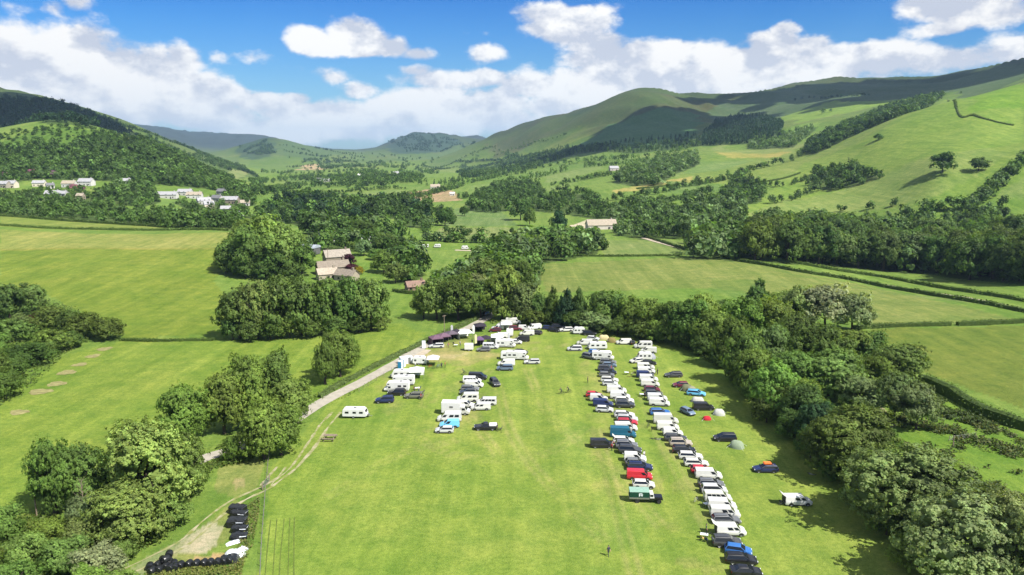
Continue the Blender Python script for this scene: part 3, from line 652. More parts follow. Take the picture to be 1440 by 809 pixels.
TONES = {'d':(.074,.118,.024), 'm':(.105,.163,.033), 'b':(.13,.198,.042), 'p':(.175,.23,.085), 'c':(.03,.06,.022), 'g':(.115,.165,.048), 'w':(.21,.26,.125), 'r':(.06,.012,.022), 'y':(.25,.2,.02), 'k':(.3,.12,.2)}
TNAME = {'d':'dark green','m':'mid green','b':'bright green','p':'pale grey green','c':'blackish green','g':'olive green','w':'silvery pale','r':'dark purple','y':'yellow','k':'pink flowering'}
SNAME = {'round':'round','tall':'tall','low':'low bushy','loose':'open','cone':'pointed conifer'}
FOREST = []   # merged remainder: X, Y, z, h, w, tone, style
n_tree = 0
def place_tree(X, Y, h, w, tone, style, label, group, lod=None, name=None, cat='tree', bright=1):
    global n_tree
    z = float(gz(X, Y)); d = math.hypot(X, Y)
    lod = lod or ('near' if Y < 215 else 'mid' if Y < 480 else 'far')
    k = RNG.integers(len(CR[style][lod])); rot = RNG.uniform(0, 6.28)
    t = thing(name or ('conifer' if style == 'cone' else 'broadleaf_tree' if style != 'low' else 'shrub'), label, cat, (X, Y, z-.1), rot, group)
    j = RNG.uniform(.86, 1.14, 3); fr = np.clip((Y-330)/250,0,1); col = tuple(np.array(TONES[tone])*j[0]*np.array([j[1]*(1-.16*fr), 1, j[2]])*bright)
    link('trunk', CR[style]['trunk'][k], t, scale=(h, h, h))
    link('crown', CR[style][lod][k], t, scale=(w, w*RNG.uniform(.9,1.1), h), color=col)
    n_tree += 1
    return t
ORD = ['first','second','third','fourth','fifth','sixth','seventh','eighth','ninth','tenth','eleventh','twelfth','thirteenth','fourteenth','fifteenth','sixteenth','seventeenth','eighteenth','nineteenth']
def ordinal(i):
    if i < 19: return ORD[i]
    if i >= 99: return 'number '+str(i+1)
    tens = {10:'tenth',20:'twentieth',30:'thirtieth',40:'fortieth',50:'fiftieth',60:'sixtieth',70:'seventieth',80:'eightieth',90:'ninetieth',100:'hundredth'}
    t = {1:'ten',2:'twenty',3:'thirty',4:'forty',5:'fifty',6:'sixty',7:'seventy',8:'eighty',9:'ninety'}
    k = i+1
    return tens[k] if k % 10 == 0 and k in tens else t[k//10]+'-'+ORD[k % 10-1]
# hand-placed trees: (px, foot py, top py, width px, tone, style)
SETS = {
 'bank': ('on the wooded bank edge', 'trees along the wooded bank beside the field', [
   (945,480,424,52,'d','tall'),(972,488,420,56,'d','round'),(1003,497,436,58,'m','round'),(1030,517,446,58,'d','round'),(1045,540,462,62,'m','round'),
   (1062,556,488,58,'m','round'),(1086,584,508,84,'b','round'),(1104,596,540,52,'d','round'),(1130,610,540,70,'d','tall'),(1150,632,565,66,'c','tall'),(1186,668,570,122,'d','round'),
   (1222,690,628,70,'d','round'),(1262,742,622,150,'p','round'),(1310,760,668,90,'p','round'),(1345,820,688,170,'p','round'),(1420,830,690,120,'p','round'),(1290,800,740,80,'m','low'),(1490,830,690,130,'p','round'),(958,488,458,36,'d','low'),(990,500,470,36,'d','low'),(1014,516,484,36,'d','low'),(1036,540,506,38,'d','low'),(1056,562,526,40,'m','low'),(1078,594,556,44,'d','low'),(1112,614,572,46,'d','low'),(1140,644,600,48,'d','low'),(1168,674,632,48,'d','low'),(1210,708,664,54,'d','low'),(1246,752,706,60,'d','low')]),
 'second': ('behind the wooded bank edge', 'trees behind the wooded bank edge', [
   (985,470,412,55,'m','round'),(1018,466,420,46,'m','round'),(1062,440,392,46,'d','cone'),(1048,478,418,56,'m','round'),(1085,478,420,60,'m','round'),(1100,440,408,50,'m','round'),
   (1122,460,402,60,'g','round'),(1160,462,400,76,'w','round'),(1198,466,412,58,'w','round'),(1085,520,455,62,'g','round'),(1120,510,440,68,'d','round'),(1150,545,455,96,'d','round'),
   (1187,520,462,70,'m','round'),(1215,520,465,60,'d','round'),(1120,560,492,76,'m','round'),(1165,562,492,90,'g','round'),(1262,540,482,78,'d','round'),(1206,582,526,80,'p','round'),
   (1256,592,524,60,'g','loose'),(1288,604,540,66,'p','loose'),(1238,545,500,50,'m','round'),(1125,585,530,60,'m','round'),(1240,640,600,40,'d','low')]),
 'far bank': ('along the far field end', 'trees along the far end of the field', [
   (596,448,408,42,'m','round'),(614,449,392,52,'m','round'),(645,450,388,58,'d','round'),(676,447,394,54,'d','round'),(655,432,385,50,'m','round'),(706,449,384,56,'m','round'),(735,452,398,44,'g','tall'),(757,453,412,32,'d','round'),
   (776,455,404,34,'d','cone'),(796,458,406,36,'c','cone'),(816,459,405,34,'d','cone'),(836,466,438,52,'p','low'),(848,461,408,46,'m','round'),(868,462,412,42,'m','round'),(890,466,416,46,'m','round'),(915,473,420,48,'m','round'),(808,462,436,34,'d','low'),(868,472,446,36,'d','low'),(900,476,448,40,'d','low'),(926,482,450,40,'m','low'),(750,458,436,34,'d','low')]),
 'clump': ('in the clump left of lane', 'trees of the dark clump left of the lane', [
   (338,476,405,62,'d','round'),(362,476,394,58,'g','round'),(392,473,390,62,'d','round'),(425,471,390,60,'d','round'),(458,469,391,58,'d','round'),(490,466,390,56,'d','round'),(522,464,394,58,'m','round'),(400,452,388,50,'m','round'),(505,455,392,40,'m','tall'),(328,478,446,34,'d','low'),(352,480,450,36,'d','low'),(380,477,446,38,'d','low'),(408,475,446,36,'m','low'),(440,474,444,38,'d','low'),(473,471,442,38,'d','low'),(505,468,440,38,'d','low'),(535,465,444,26,'m','low')]),
 'knob': ('in the round farm copse', 'trees of the round copse beside the farm', [
   (322,382,338,52,'d','round'),(352,388,318,66,'d','round'),(372,380,303,70,'b','round'),(402,386,318,64,'b','round'),(425,388,340,46,'m','round'),(345,362,310,50,'m','round'),(390,392,350,50,'d','round'),(318,386,360,30,'d','low'),(345,391,362,34,'d','low'),(375,394,366,34,'d','low'),(412,394,368,34,'d','low')]),
 'lane': ('on the left side of the lane', 'trees left of the lane', [
   (78,722,612,78,'m','round'),(112,716,622,84,'m','round'),(140,700,640,60,'d','round'),(212,724,588,128,'b','tall'),(258,702,608,84,'m','round'),(182,762,676,118,'b','round'),(232,742,690,70,'m','round'),(132,748,690,54,'p','loose'),
   (262,626,540,92,'m','round'),(316,610,525,58,'m','tall'),(352,600,497,74,'m','round'),(388,590,494,66,'m','round'),(410,596,530,72,'b','round'),(372,646,560,66,'b','round'),(396,640,566,58,'m','round'),
   (458,540,478,42,'d','round'),(478,530,463,54,'m','round'),(490,518,472,34,'m','round'),(328,650,612,26,'d','tall')]),
 'front': ('at the bottom left corner', 'bushes by the pole at the bottom left', [
   (8,760,705,52,'m','low'),(40,800,748,64,'b','low'),(92,806,752,66,'b','low'),(140,812,762,62,'w','low'),(70,770,728,56,'m','low'),(112,772,730,46,'g','low'),(20,850,790,70,'b','low'),(120,850,795,70,'b','low'),(175,790,755,36,'b','low'),(170,850,802,60,'b','low')]),
 'scrub': ('on the left scrub bank', 'scrub bushes on the left bank', [
   (152,478,446,50,'d','low'),(122,475,440,44,'d','low'),(98,472,436,44,'d','low'),(70,466,430,48,'d','low'),(45,440,398,42,'g','loose'),(14,450,400,50,'d','round'),(40,515,482,60,'d','low'),(8,560,520,48,'m','low'),(76,495,462,48,'m','low'),(20,480,448,50,'m','low'),(55,460,440,42,'r','low'),(-20,540,480,60,'m','low'),(18,532,500,40,'m','low'),(60,505,480,38,'b','low'),(100,490,466,40,'m','low'),(30,468,440,40,'g','low'),(-8,505,470,45,'b','low')]),
 'hillside': ('standing alone on the right hill pasture', None, [(1325,243,214,37,'d','round'),(1376,241,221,24,'d','round'),(1235,197,188,14,'d','round')]),
 'valley': ('standing alone in the valley floor meadow', None, [(787,325,297,27,'c','round'),(732,310,279,28,'d','round'),(745,318,293,20,'m','round'),(720,329,320,8,'d','round'),(626,318,292,20,'d','round'),(653,304,290,14,'d','round')]),
 'farm': ('beside the farmhouse', 'garden trees beside the farm', [(490,372,357,22,'r','round'),(494,385,371,24,'r','round'),(503,386,375,18,'y','low'),(512,360,338,26,'p','round'),(540,384,352,34,'m','round'),(556,398,370,36,'m','round'),(575,394,375,34,'m','round'),(528,366,350,20,'b','round'),(486,345,322,32,'d','round'),(462,342,325,26,'m','round'),(510,340,310,40,'d','round'),(545,356,328,32,'m','round')]),
 'village': ('in the village gardens', 'garden shrubs in the village', [(46,248,238,14,'k','low'),(74,250,240,14,'k','low'),(8,250,242,10,'k','low'),(105,268,259,16,'k','low'),(116,268,262,10,'k','low')]),
}
# woods and hedgerow trees: (key, phrase, polygon or line (kind), pixel points, spacing m, height m, tones, styles)
AREAS = [
 ('wood','in the double hedge wood','poly',[(1040,368),(1045,345),(1150,338),(1280,340),(1440,352),(1520,356),(1520,400),(1440,402),(1300,385),(1200,378),(1120,372)],10.5,(17,24),'ddmmg',('round','tall')),
 ('wood','at the meadow corner','poly',[(968,366),(968,345),(1010,336),(1040,345),(1040,367)],11,(13,17),'bpm',('round',)),
 ('belt','in the stream willow belt','poly',[(620,440),(680,448),(705,440),(760,400),(760,372),(840,358),(840,340),(760,345),(690,352),(660,385),(610,410)],10,(10,15),'pmbg',('round','loose')),
 ('belt','before the pale yard','line',[(775,346),(800,350),(830,352),(848,352)],8,(9,12),'dm',('round',)),
 ('wood','behind the long wood','poly',[(1040,340),(1062,314),(1120,322),(1200,328),(1300,331),(1440,332),(1520,334),(1500,350),(1280,340),(1150,338)],12,(10,16),'gmdmp',('round','loose')),
 ('row','in the row below hill pasture','line',[(1100,316),(1150,318),(1200,316),(1250,310),(1310,308)],8,(11,16),'gpmd',('round','loose')),
 ('row','in second row below hill pasture','line',[(1120,326),(1180,327),(1240,322),(1300,318),(1360,320)],10,(9,14),'dmpg',('round',)),
 ('row','in the right edge hedge','line',[(1290,300),(1350,296),(1385,278),(1410,255),(1440,232),(1480,215)],7,(11,16),'dmg',('round','low')),
 ('row','at the right hedge foot','poly',[(1330,318),(1420,322),(1410,290),(1350,300)],10,(10,15),'gmd',('round',)),
 ('cluster','in the hill pasture copse','poly',[(1135,262),(1150,242),(1185,238),(1215,240),(1240,250),(1200,262),(1165,270)],12,(12,17),'dmd',('round',)),
 ('row','in the hedge below the copse','line',[(1075,288),(1100,285),(1130,275),(1150,268)],11,(9,14),'dmg',('round',)),
 ('wood','in the wood left of hill','poly',[(960,340),(955,315),(965,290),(1000,280),(1050,285),(1045,310),(1040,335)],12,(11,16),'dmgp',('round',)),
 ('wood','in the lower slope group','poly',[(1008,292),(1015,270),(1045,255),(1075,260),(1072,285)],13,(12,17),'dm',('round',)),
 ('row','in the upper hedge line','line',[(1010,250),(1040,246),(1075,236),(1110,228),(1132,214)],13,(11,15),'dmg',('round',)),
 ('row','in the hill strip wood','poly',[(1130,218),(1140,202),(1180,182),(1230,158),(1290,142),(1330,132),(1318,142),(1260,166),(1190,196),(1145,218)],13,(13,20),'dddc',('round','tall')),
 ('wood','in the conifer plantation','poly',[(985,206),(990,190),(1005,174),(1040,162),(1085,168),(1100,180),(1098,196),(1030,204)],12,(16,24),'cc',('cone',)),
 ('row','below the conifer plantation','poly',[(1050,210),(1055,195),(1110,186),(1150,178),(1115,208)],16,(12,17),'mgp',('round',)),
 ('cluster','on the high pasture','line',[(1146,163),(1160,160),(1174,156)],16,(12,17),'dc',('round',)),
 ('row','on the moor edge','line',[(1110,142),(1150,138),(1180,136),(1225,135)],16,(9,12),'c',('round',)),
 ('row','on the pasture ridge','line',[(1340,134),(1360,130)],12,(7,9),'d',('round',)),
 ('belt','in the belt under the green hill','line',[(745,238),(790,232),(840,226),(900,224),(945,216),(975,206)],15,(13,18),'dmm',('round',)),
 ('belt','in the second belt under the hill','line',[(700,262),(740,254),(775,246),(800,240)],13,(11,17),'dmm',('round',)),
 ('belt','in the belt over the hay field','poly',[(860,258),(880,240),(940,225),(980,215),(985,230),(950,245),(930,262),(890,262)],13,(12,17),'dmgp',('round',)),
 ('belt','in the belt below the hay field','line',[(850,282),(890,280),(930,272),(965,262),(1000,256)],12,(9,14),'dmg',('round',)),
 ('belt','in the middle valley belt','poly',[(735,296),(740,276),(790,270),(835,276),(860,290),(850,312),(800,302)],17,(10,15),'ddm',('round',)),
 ('belt','in the middle valley belt near the scar','poly',[(655,296),(665,275),(700,258),(755,258),(760,272),(730,282),(720,296),(690,300)],15,(10,15),'ddm',('round',)),
 ('belt','beside the pale yard','poly',[(865,330),(850,305),(870,290),(930,285),(960,300),(960,335),(900,338)],12,(9,14),'dmgp',('round',)),
 ('belt','along the mid valley hedge','line',[(620,326),(640,332),(660,331),(682,330)],9,(5,8),'dm',('low',)),
 ('belt','in the dark valley wood','poly',[(380,310),(385,285),(430,278),(500,282),(560,284),(610,292),(600,312),(520,306),(440,318)],15,(12,18),'ddcm',('round',)),
 ('belt','in wood by the copse','poly',[(335,305),(400,290),(430,310),(500,318),(560,330),(590,345),(560,350),(500,336),(440,340),(425,320),(395,312)],15,(10,16),'mdgb',('round',)),
 ('belt','in the wood above farm','poly',[(430,352),(445,335),(500,345),(560,345),(590,362),(595,392),(560,402),(545,360),(480,352)],12,(8,13),'mbdp',('round',)),
 ('belt','in the field hedge trees','line',[(590,330),(610,318),(640,312),(610,300)],12,(9,13),'dmg',('round',)),
 ('village','in belt below the village','poly',[(-40,303),(-40,286),(60,290),(140,294),(230,300),(300,306),(335,312),(340,326),(280,324),(200,317),(100,308)],10.5,(7.5,12),'mmdgb',('round',)),
 ('village','among the village houses','poly',[(-40,252),(60,252),(150,255),(200,268),(215,262),(150,248),(80,244),(-40,245)],9,(8,14),'mdgb',('round',)),
 ('village','in wood above the village','poly',[(-60,246),(-60,205),(20,212),(60,205),(110,205),(170,202),(240,225),(300,250),(345,268),(360,290),(340,290),(315,270),(250,262),(190,258),(120,240)],10,(10,17),'ddmmb',('round',)),
 ('village','on the knoll side','poly',[(100,205),(140,188),(180,196),(250,220),(300,246),(250,240),(180,214)],10,(8,14),'ddm',('round',)),
 ('village','by the lone bungalow','poly',[(128,284),(140,268),(165,262),(215,264),(226,285),(200,292),(160,288)],9,(7,13),'mgdb',('round',)),
 ('village','in the gardens below the houses','poly',[(-20,272),(40,272),(60,268),(110,270),(140,276),(140,290),(60,288),(-20,286)],9,(6,11),'mgb',('round',)),
 ('village','beside the upper green strip','line',[(150,272),(180,276),(205,280),(222,284)],10,(7,10),'mdg',('round',)),
 ('village','between the lower village houses','poly',[(240,284),(275,286),(290,280),(330,276),(352,284),(345,308),(310,306),(270,298)],9,(5,10),'mgb',('round',)),
 ('knoll','on the open knoll','poly',[(-30,210),(-30,192),(30,183),(85,176),(130,180),(165,196),(110,207),(50,212)],11,(3,7.5),'dm',('low',)),
 ('far','far','poly',[(-60,178),(-40,150),(60,150),(110,158),(165,172),(185,186),(130,182),(70,176)],17,(14,20),'cc',('cone','round')),
 ('far','far','poly',[(185,190),(215,194),(260,214),(330,252),(300,246),(250,232),(200,206)],19,(11,16),'dd',('round',)),
 ('far','far','line',[(230,206),(260,214),(290,226),(330,236)],22,(10,14),'d',('round',)),
 ('far','far','poly',[(268,222),(290,218),(345,236),(350,242),(320,240)],20,(12,16),'d',('round',)),
 ('far','far','poly',[(345,260),(360,250),(420,250),(500,248),(560,245),(600,246),(590,262),(500,264),(420,266),(360,280)],36,(11,16),'ddm',('round',)),
 ('far','far','poly',[(360,240),(420,242),(500,236),(600,234),(620,244),(520,246),(400,250)],58,(12,17),'ddm',('round',)),
 ('far','far','poly',[(410,236),(500,226),(620,222),(600,234),(480,238)],85,(13,18),'dd',('round',)),
 ('far','far','poly',[(480,216),(520,222),(560,226),(600,224),(560,218),(520,214)],110,(14,20),'dd',('round',)),
 ('far','far','poly',[(405,222),(440,214),(500,224),(480,230),(430,228)],60,(12,18),'dc',('round',)),
 ('far','far','poly',[(335,207),(378,197),(390,215),(360,225)],26,(14,20),'cd',('round',)),
 ('far','far','poly',[(545,200),(580,190),(630,193),(660,203),(620,214),(570,214)],45,(14,20),'cc',('round',)),
 ('far','far','poly',[(640,238),(660,225),(720,215),(760,218),(760,236),(700,248),(650,250)],24,(11,17),'ddcg',('round',)),
 ('far','far','poly',[(720,228),(800,208),(880,208),(960,198),(985,196),(985,206),(900,216),(800,220),(740,236)],19,(13,18),'cdd',('round','cone')),
 ('far','far','line',[(690,222),(730,208),(770,198),(800,188)],28,(9,13),'d',('round',)),
 ('far','far','poly',[(655,222),(680,208),(720,205),(750,195),(740,212),(690,222)],45,(8,12),'dg',('round',)),
 ('far','far','line',[(600,236),(640,228),(670,214),(700,206)],30,(9,14),'d',('round',)),
 ('far','far','line',[(175,178),(215,190),(250,203),(290,219),(330,236),(362,250)],9,(10,15),'dc',('round',)),
 ('far','far','line',[(195,196),(225,208),(262,226),(300,240)],13,(10,15),'d',('round',)),
 ('far','far','poly',[(0,140),(60,142),(120,158),(170,176),(120,176),(60,168),(0,172)],15,(14,20),'c',('round',)),
 ('far','far','line',[(395,212),(430,218),(470,224),(505,230)],34,(12,18),'d',('round',)),
 ('far','far','line',[(388,204),(420,210),(450,220)],40,(12,17),'d',('round',)),
 ('far','far','line',[(440,208),(480,216),(515,223)],30,(14,20),'c',('round',)),
 ('far','far','line',[(400,236),(460,232),(520,236)],28,(11,16),'d',('round',)),
 ('far','far','line',[(620,214),(650,206),(668,202)],40,(12,18),'c',('round',)),
 ('far','far','line',[(425,230),(445,226),(468,238)],24,(12,16),'d',('round',)),
 ('far','far','line',[(640,228),(690,226),(740,222),(800,214),(850,212)],17,(10,15),'dc',('round',)),
 ('far','far','line',[(850,205),(890,200),(940,196),(985,190)],24,(14,18),'c',('cone',)),
 ('far','far','line',[(360,268),(420,262),(480,262),(540,258),(600,256)],13,(9,13),'d',('round',)),
 ('far','far','line',[(380,254),(440,250),(520,251),(590,248)],16,(9,13),'d',('round',)),
 ('far','far','line',[(390,246),(450,243),(540,243)],20,(9,13),'d',('round',)),
 ('far','far','line',[(500,268),(520,256),(530,246)],15,(9,13),'d',('round',)),
 ('far','far','line',[(430,274),(470,272),(520,268),(570,266)],9,(6,9),'dm',('round',)),
 ('far','far','line',[(600,240),(640,236),(680,236)],20,(9,13),'d',('round',)),
 ('far','far','line',[(640,280),(700,276)],10,(8,12),'dm',('round',)),
 ('far','far','line',[(540,286),(600,276),(650,262)],11,(8,13),'dm',('round',)),
 ('far','far','line',[(770,262),(830,252),(860,246)],10,(8,12),'dm',('round',)),
 ('far','far','line',[(840,298),(880,290),(905,284)],9,(8,12),'dmg',('round',)),
 ('far','far','line',[(905,292),(960,280),(1000,270)],9,(8,12),'dmg',('round',)),
 ('far','far','line',[(960,264),(1010,256),(1050,246)],10,(8,12),'dm',('round',)),
 ('far','far','line',[(590,338),(640,341),(690,342)],6,(4,8),'pmg',('low',)),
 ('far','far','line',[(755,332),(800,336),(840,334)],7,(5,9),'pmg',('round',)),
 ('far','far','line',[(1150,300),(1200,296),(1260,288)],26,(7,10),'dm',('round',)),
 ('far','far','line',[(820,236),(880,232),(940,222)],13,(10,14),'dm',('round',)),
 ('far','far','line',[(1065,262),(1100,262),(1130,254)],13,(7,11),'dm',('round',)),
 ('far','far','line',[(620,262),(660,258),(700,250),(740,244)],18,(10,14),'dm',('round',)),
 ('far','far','line',[(600,262),(640,255),(680,246)],22,(10,14),'cd',('cone',)),
 ('far','far','poly',[(590,302),(560,300),(560,318),(600,322)],12,(9,13),'dmg',('round',)),
]
HOUSE_PIX = [(6,264),(17,264),(56,262),(71,265),(98,263),(122,261),(75,276),(88,276),(114,281),(177,258),(236,279),(261,275),(274,279),(287,287),(294,292),(306,283),(312,274),(325,286),(345,289),(318,297),(336,306)]
def px_area(kind, pts, spacing):
    P = np.array([G(*p)[:2] for p in pts]); out = []
    if kind == 'line':
        line = resample(P, 1.0); acc = 0
        for i in range(1, len(line)):
            acc += np.linalg.norm(line[i]-line[i-1])
            if acc > spacing: out.append(line[i]+RNG.normal(size=2)*spacing*.14); acc = RNG.uniform(-.35,.35)*spacing
        return out
    x0, y0 = P.min(0); x1, y1 = P.max(0)
    for i, y in enumerate(np.arange(y0, y1, spacing*.87)):
        for x in np.arange(x0+(i % 2)*spacing/2, x1, spacing):
            q = np.array([x, y])+RNG.normal(size=2)*spacing*.2
            if in_poly(np.array([q[0]]), np.array([q[1]]), P)[0]: out.append(q)
    return out
def build_trees():
    build_crowns()
    for key, (phrase, group, L) in SETS.items():
        P = []
        for px, py, top, wpx, tone, st in L:
            g = G(px, py); mp = mpp(g); P.append((g[0], g[1], (py-top)*mp*1.0/cp, wpx*mp*1.04, tone, st))
        L2 = sorted(range(len(L)), key=lambda i: P[i][0]/P[i][1]) if key not in ('bank',) else sorted(range(len(L)), key=lambda i: P[i][1])
        for k, i in enumerate(L2):
            X, Y, h, w, tone, st = P[i]
            if key == 'bank': lab = f'{TNAME[tone]} {SNAME[st]} '+('shrub' if st == 'low' else 'tree')+f' {phrase}, {ordinal(k)} from near end'
            elif key == 'second': lab = f'{TNAME[tone]} {SNAME[st]} tree {phrase}, {ordinal(k)} from left'
            elif key == 'hillside': lab = ['small dark tree standing alone high on the green right hill pasture','large round dark tree standing alone on the right hill pasture','smaller round tree right of the large lone tree on the hill pasture'][k]
            elif key == 'valley': lab = ['dark round tree at the left end of the mid valley hedge','small round tree beside the left end of the valley hedge','tiny dark tree alone in the striped valley meadow','large dark round tree at the right edge of striped meadow','mid green tree close beside the large dark meadow tree','blackish round tree standing alone left of the pale yard'][k]
            elif key == 'village': lab = f'pink flowering shrub in the village gardens, {ordinal(k)} from the left'
            elif st == 'low': lab = f'{TNAME[tone]} bushy shrub {phrase}, {ordinal(k)} from left'
            elif st == 'cone': lab = f'{TNAME[tone]} conifer {phrase}, {ordinal(k)} from left'
            else: lab = f'{TNAME[tone]} {SNAME[st]} tree {phrase}, {ordinal(k)} from left'
            bright = 1.05 if tone in 'pw' else 1.32 if key in ('bank','second','lane','front') else 1.2 if key in ('far bank','clump','knob') else 1.1
            place_tree(X, Y, h, w, tone, st, lab, group, bright=bright, cat='shrub' if st == 'low' else 'tree')
    hand = n_tree
    HXY = [G(*p)[:2] for p in HOUSE_PIX]
    cand = []
    for ai, (key, phrase, kind, pts, sp_, hr, tones, styles) in enumerate(AREAS):
        wide = key == 'far' and kind == 'poly' and sp_ >= 24
        for q in px_area(kind, pts, sp_*(.58 if key == 'far' and kind == 'line' else .6 if wide else 1)):
            # loose woods: groves and tree lines with open ground between them
            if wide and abs(float(vnoise(np.array([q[0]/75+.2*q[1]/75]), np.array([q[1]/190]), 91)[0])) > .3: continue
            if key == 'village' and any(abs(q[0]/q[1]-hx/hy)*hy < 9 and hy-32 < q[1] < hy+8 for hx, hy in HXY) and RNG.random() < .88: continue
            h = RNG.uniform(hr[0]*.85, hr[1])*(1 if q[1] < 520 else .8); st = styles[RNG.integers(len(styles))]; w = h*RNG.uniform(.75,1.15) if st != 'cone' else h*RNG.uniform(.5,.6)
            if st == 'low': w = h*RNG.uniform(1.2,1.7)
            cand.append((h/q[1], ai, q[0], q[1], h, w, tones[RNG.integers(len(tones))], st))
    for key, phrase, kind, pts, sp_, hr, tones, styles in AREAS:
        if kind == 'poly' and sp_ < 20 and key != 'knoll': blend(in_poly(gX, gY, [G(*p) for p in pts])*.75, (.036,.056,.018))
    cand.sort(key=lambda c: -c[0])
    indiv, rest = [], []
    for c in cand:
        vis = abs(c[2]/c[3]) < .74
        (indiv if AREAS[c[1]][0] != 'far' and len(indiv) < 290-hand and vis else rest).append(c)
    by = {}
    for c in indiv: by.setdefault(c[1], []).append(c)
    for ai, L in by.items():
        L.sort(key=lambda c: c[2]/c[3])
        for k, c in enumerate(L):
            kind = ('conifer' if c[7] == 'cone' else SNAME[c[7]]+' tree')
            place_tree(c[2], c[3], c[4], c[5], c[6], c[7], f'{TNAME[c[6]]} {kind} {AREAS[ai][1]}, {ordinal(k)} from left', 'trees '+AREAS[ai][1])
    print('trees', n_tree, 'rest', len(rest))
    # the distant rest: one mass of woodland
    src = {}
    for st in ('round','tall','loose','low','cone'):
        for lod, (nc, nl, lf) in {'a':(14,150,.12), 'b':(9,46,.19)}.items():
            src[st,lod] = [crown_arrays(90+s+len(st), nc, nl, lf, st, .03) for s in range(4)]
    VV, FF, TT = [], [], []; off = 0
    for c in rest:
        _, ai, X, Y, h, w, tone, st = c
        lod = 'a' if Y < 1100 else 'b'
        V, F, tn, cv, cf, ct = src[st,lod][RNG.integers(4)]
        a = RNG.uniform(0, 6.28); ca, sa = math.cos(a), math.sin(a)
        A = np.concatenate([V, cv])*np.array([w, w, h]); A = np.stack([A[:,0]*ca-A[:,1]*sa+X, A[:,0]*sa+A[:,1]*ca+Y, A[:,2]+float(gz(X,Y))-.5], 1)
        F3 = np.concatenate([F[:,[0,1,2]], F[:,[0,2,3]], cf+len(V)])
        col = np.array(TONES[tone])*RNG.uniform(.62,1.05)*np.array([.86,1.0,1.0])*1.02
        VV.append(A); FF.append(F3+off); TT.append(np.concatenate([tn, tn, np.stack([ct]*3,1)])*col); off += len(A)
    me = np_mesh('woodland', np.concatenate(VV), np.concatenate(FF), ['foliage'], np.concatenate(TT))
    o = link('woodland', me, color=(1,1,1)); o['kind'] = 'stuff'; o['label'] = 'distant woods and hedgerow trees across the valley and hills'
    print('woodland faces', len(me.polygons))

# ------------------------------------------------------------------ hedges
HEDGES = [
 ('clipped hedge along the near side of the double hedged track', [(1040,368),(1120,382),(1200,395),(1300,414),(1380,427),(1440,439),(1520,455)], 1.8, 2.4, 'd'),
 ('clipped hedge along the far side of the double hedged track', [(1062,364),(1160,378),(1250,392),(1340,408),(1440,424),(1520,436)], 1.8, 2.2, 'm'),
 ('low dark hedge between the two right hand meadows, left of the gap', [(1200,463),(1260,460),(1336,458)], 1.6, 2.0, 'd'),
 ('low dark hedge between the two right hand meadows, right of the gap', [(1346,458),(1400,456),(1440,454),(1520,450)], 1.8, 2.2, 'd'),
 ('thick dark hedge between the rushy pasture and the right meadow', [(1296,538),(1340,560),(1390,588),(1420,598),(1470,612)], 3.0, 4.0, 'd'),
 ('overgrown hedge along the left verge of the lane', [(448,560),(480,541),(520,520),(560,500),(600,481),(650,458),(682,442)], 1.1, 2.2, 'g'),
 ('short dark hedge between the two left fields', [(172,479),(200,480),(240,480),(300,479)], .9, 1.6, 'd'),
 ('upper dark hedge across the back of the left field', [(-40,303),(40,307),(120,313),(200,318),(260,321)], 2.0, 2.6, 'd'),
 ('lower thin hedge across the back of the left field', [(-40,316),(40,320),(120,323),(240,324),(320,325)], 1.6, 2.4, 'm'),
 ('hedge at the back of the stubble field before the wood', [(620,446),(650,446),(672,444)], 1.5, 2, 'm'),
 ('thin hedge along the top of the middle meadow', [(790,360),(860,361),(955,360)], 1.2, 1.8, 'd'),
 ('hedge beside the pale lane in the middle valley', [(905,333),(930,341),(965,352)], 1.8, 2, 'd'),
 ('hedge along the striped meadow foot in the valley', [(690,336),(720,333),(745,328)], 1.5, 2, 'd'),
 ('garden hedge behind the red roofed house', [(553,410),(570,413),(592,414)], 1.6, 2, 'd'),
 ('garden hedge above the farmhouse', [(462,352),(490,354),(515,352)], 1.6, 2.2, 'd'),
 ('hedge line over the far hay field', [(895,266),(930,263),(965,258)], 2, 3, 'd'),
 ('sunken hedge running over the top of the right hill', [(1334,142),(1345,152),(1370,163),(1398,171),(1425,177)], 1.3, 2.4, 'd'),
 ('long hedge on the pasture slope below the upper hedge line', [(1060,258),(1100,252),(1125,244)], 2, 3, 'd'),
]
def leaf_cloud(P, nrm_up, s, tone_rng):
    n = len(P); nrm = unit(nrm_up+RNG.normal(size=(n,3))*.55); t = unit(np.cross(nrm, RNG.normal(size=(n,3)))); b = np.cross(nrm, t)
    s = s*(.6+.7*RNG.random(n)); t = t*s[:,None]; b = b*(s*.75)[:,None]; bend = nrm*(s*.25)[:,None]
    V = np.stack([P-t, P-b+bend, P+t, P+b+bend], 1).reshape(-1,3); F = np.arange(4*n).reshape(-1,4)
    hue = RNG.normal(size=n)*.05
    return V, F, tone_rng[:,None]*np.stack([1+hue, np.ones(n), 1-hue*.5], 1)
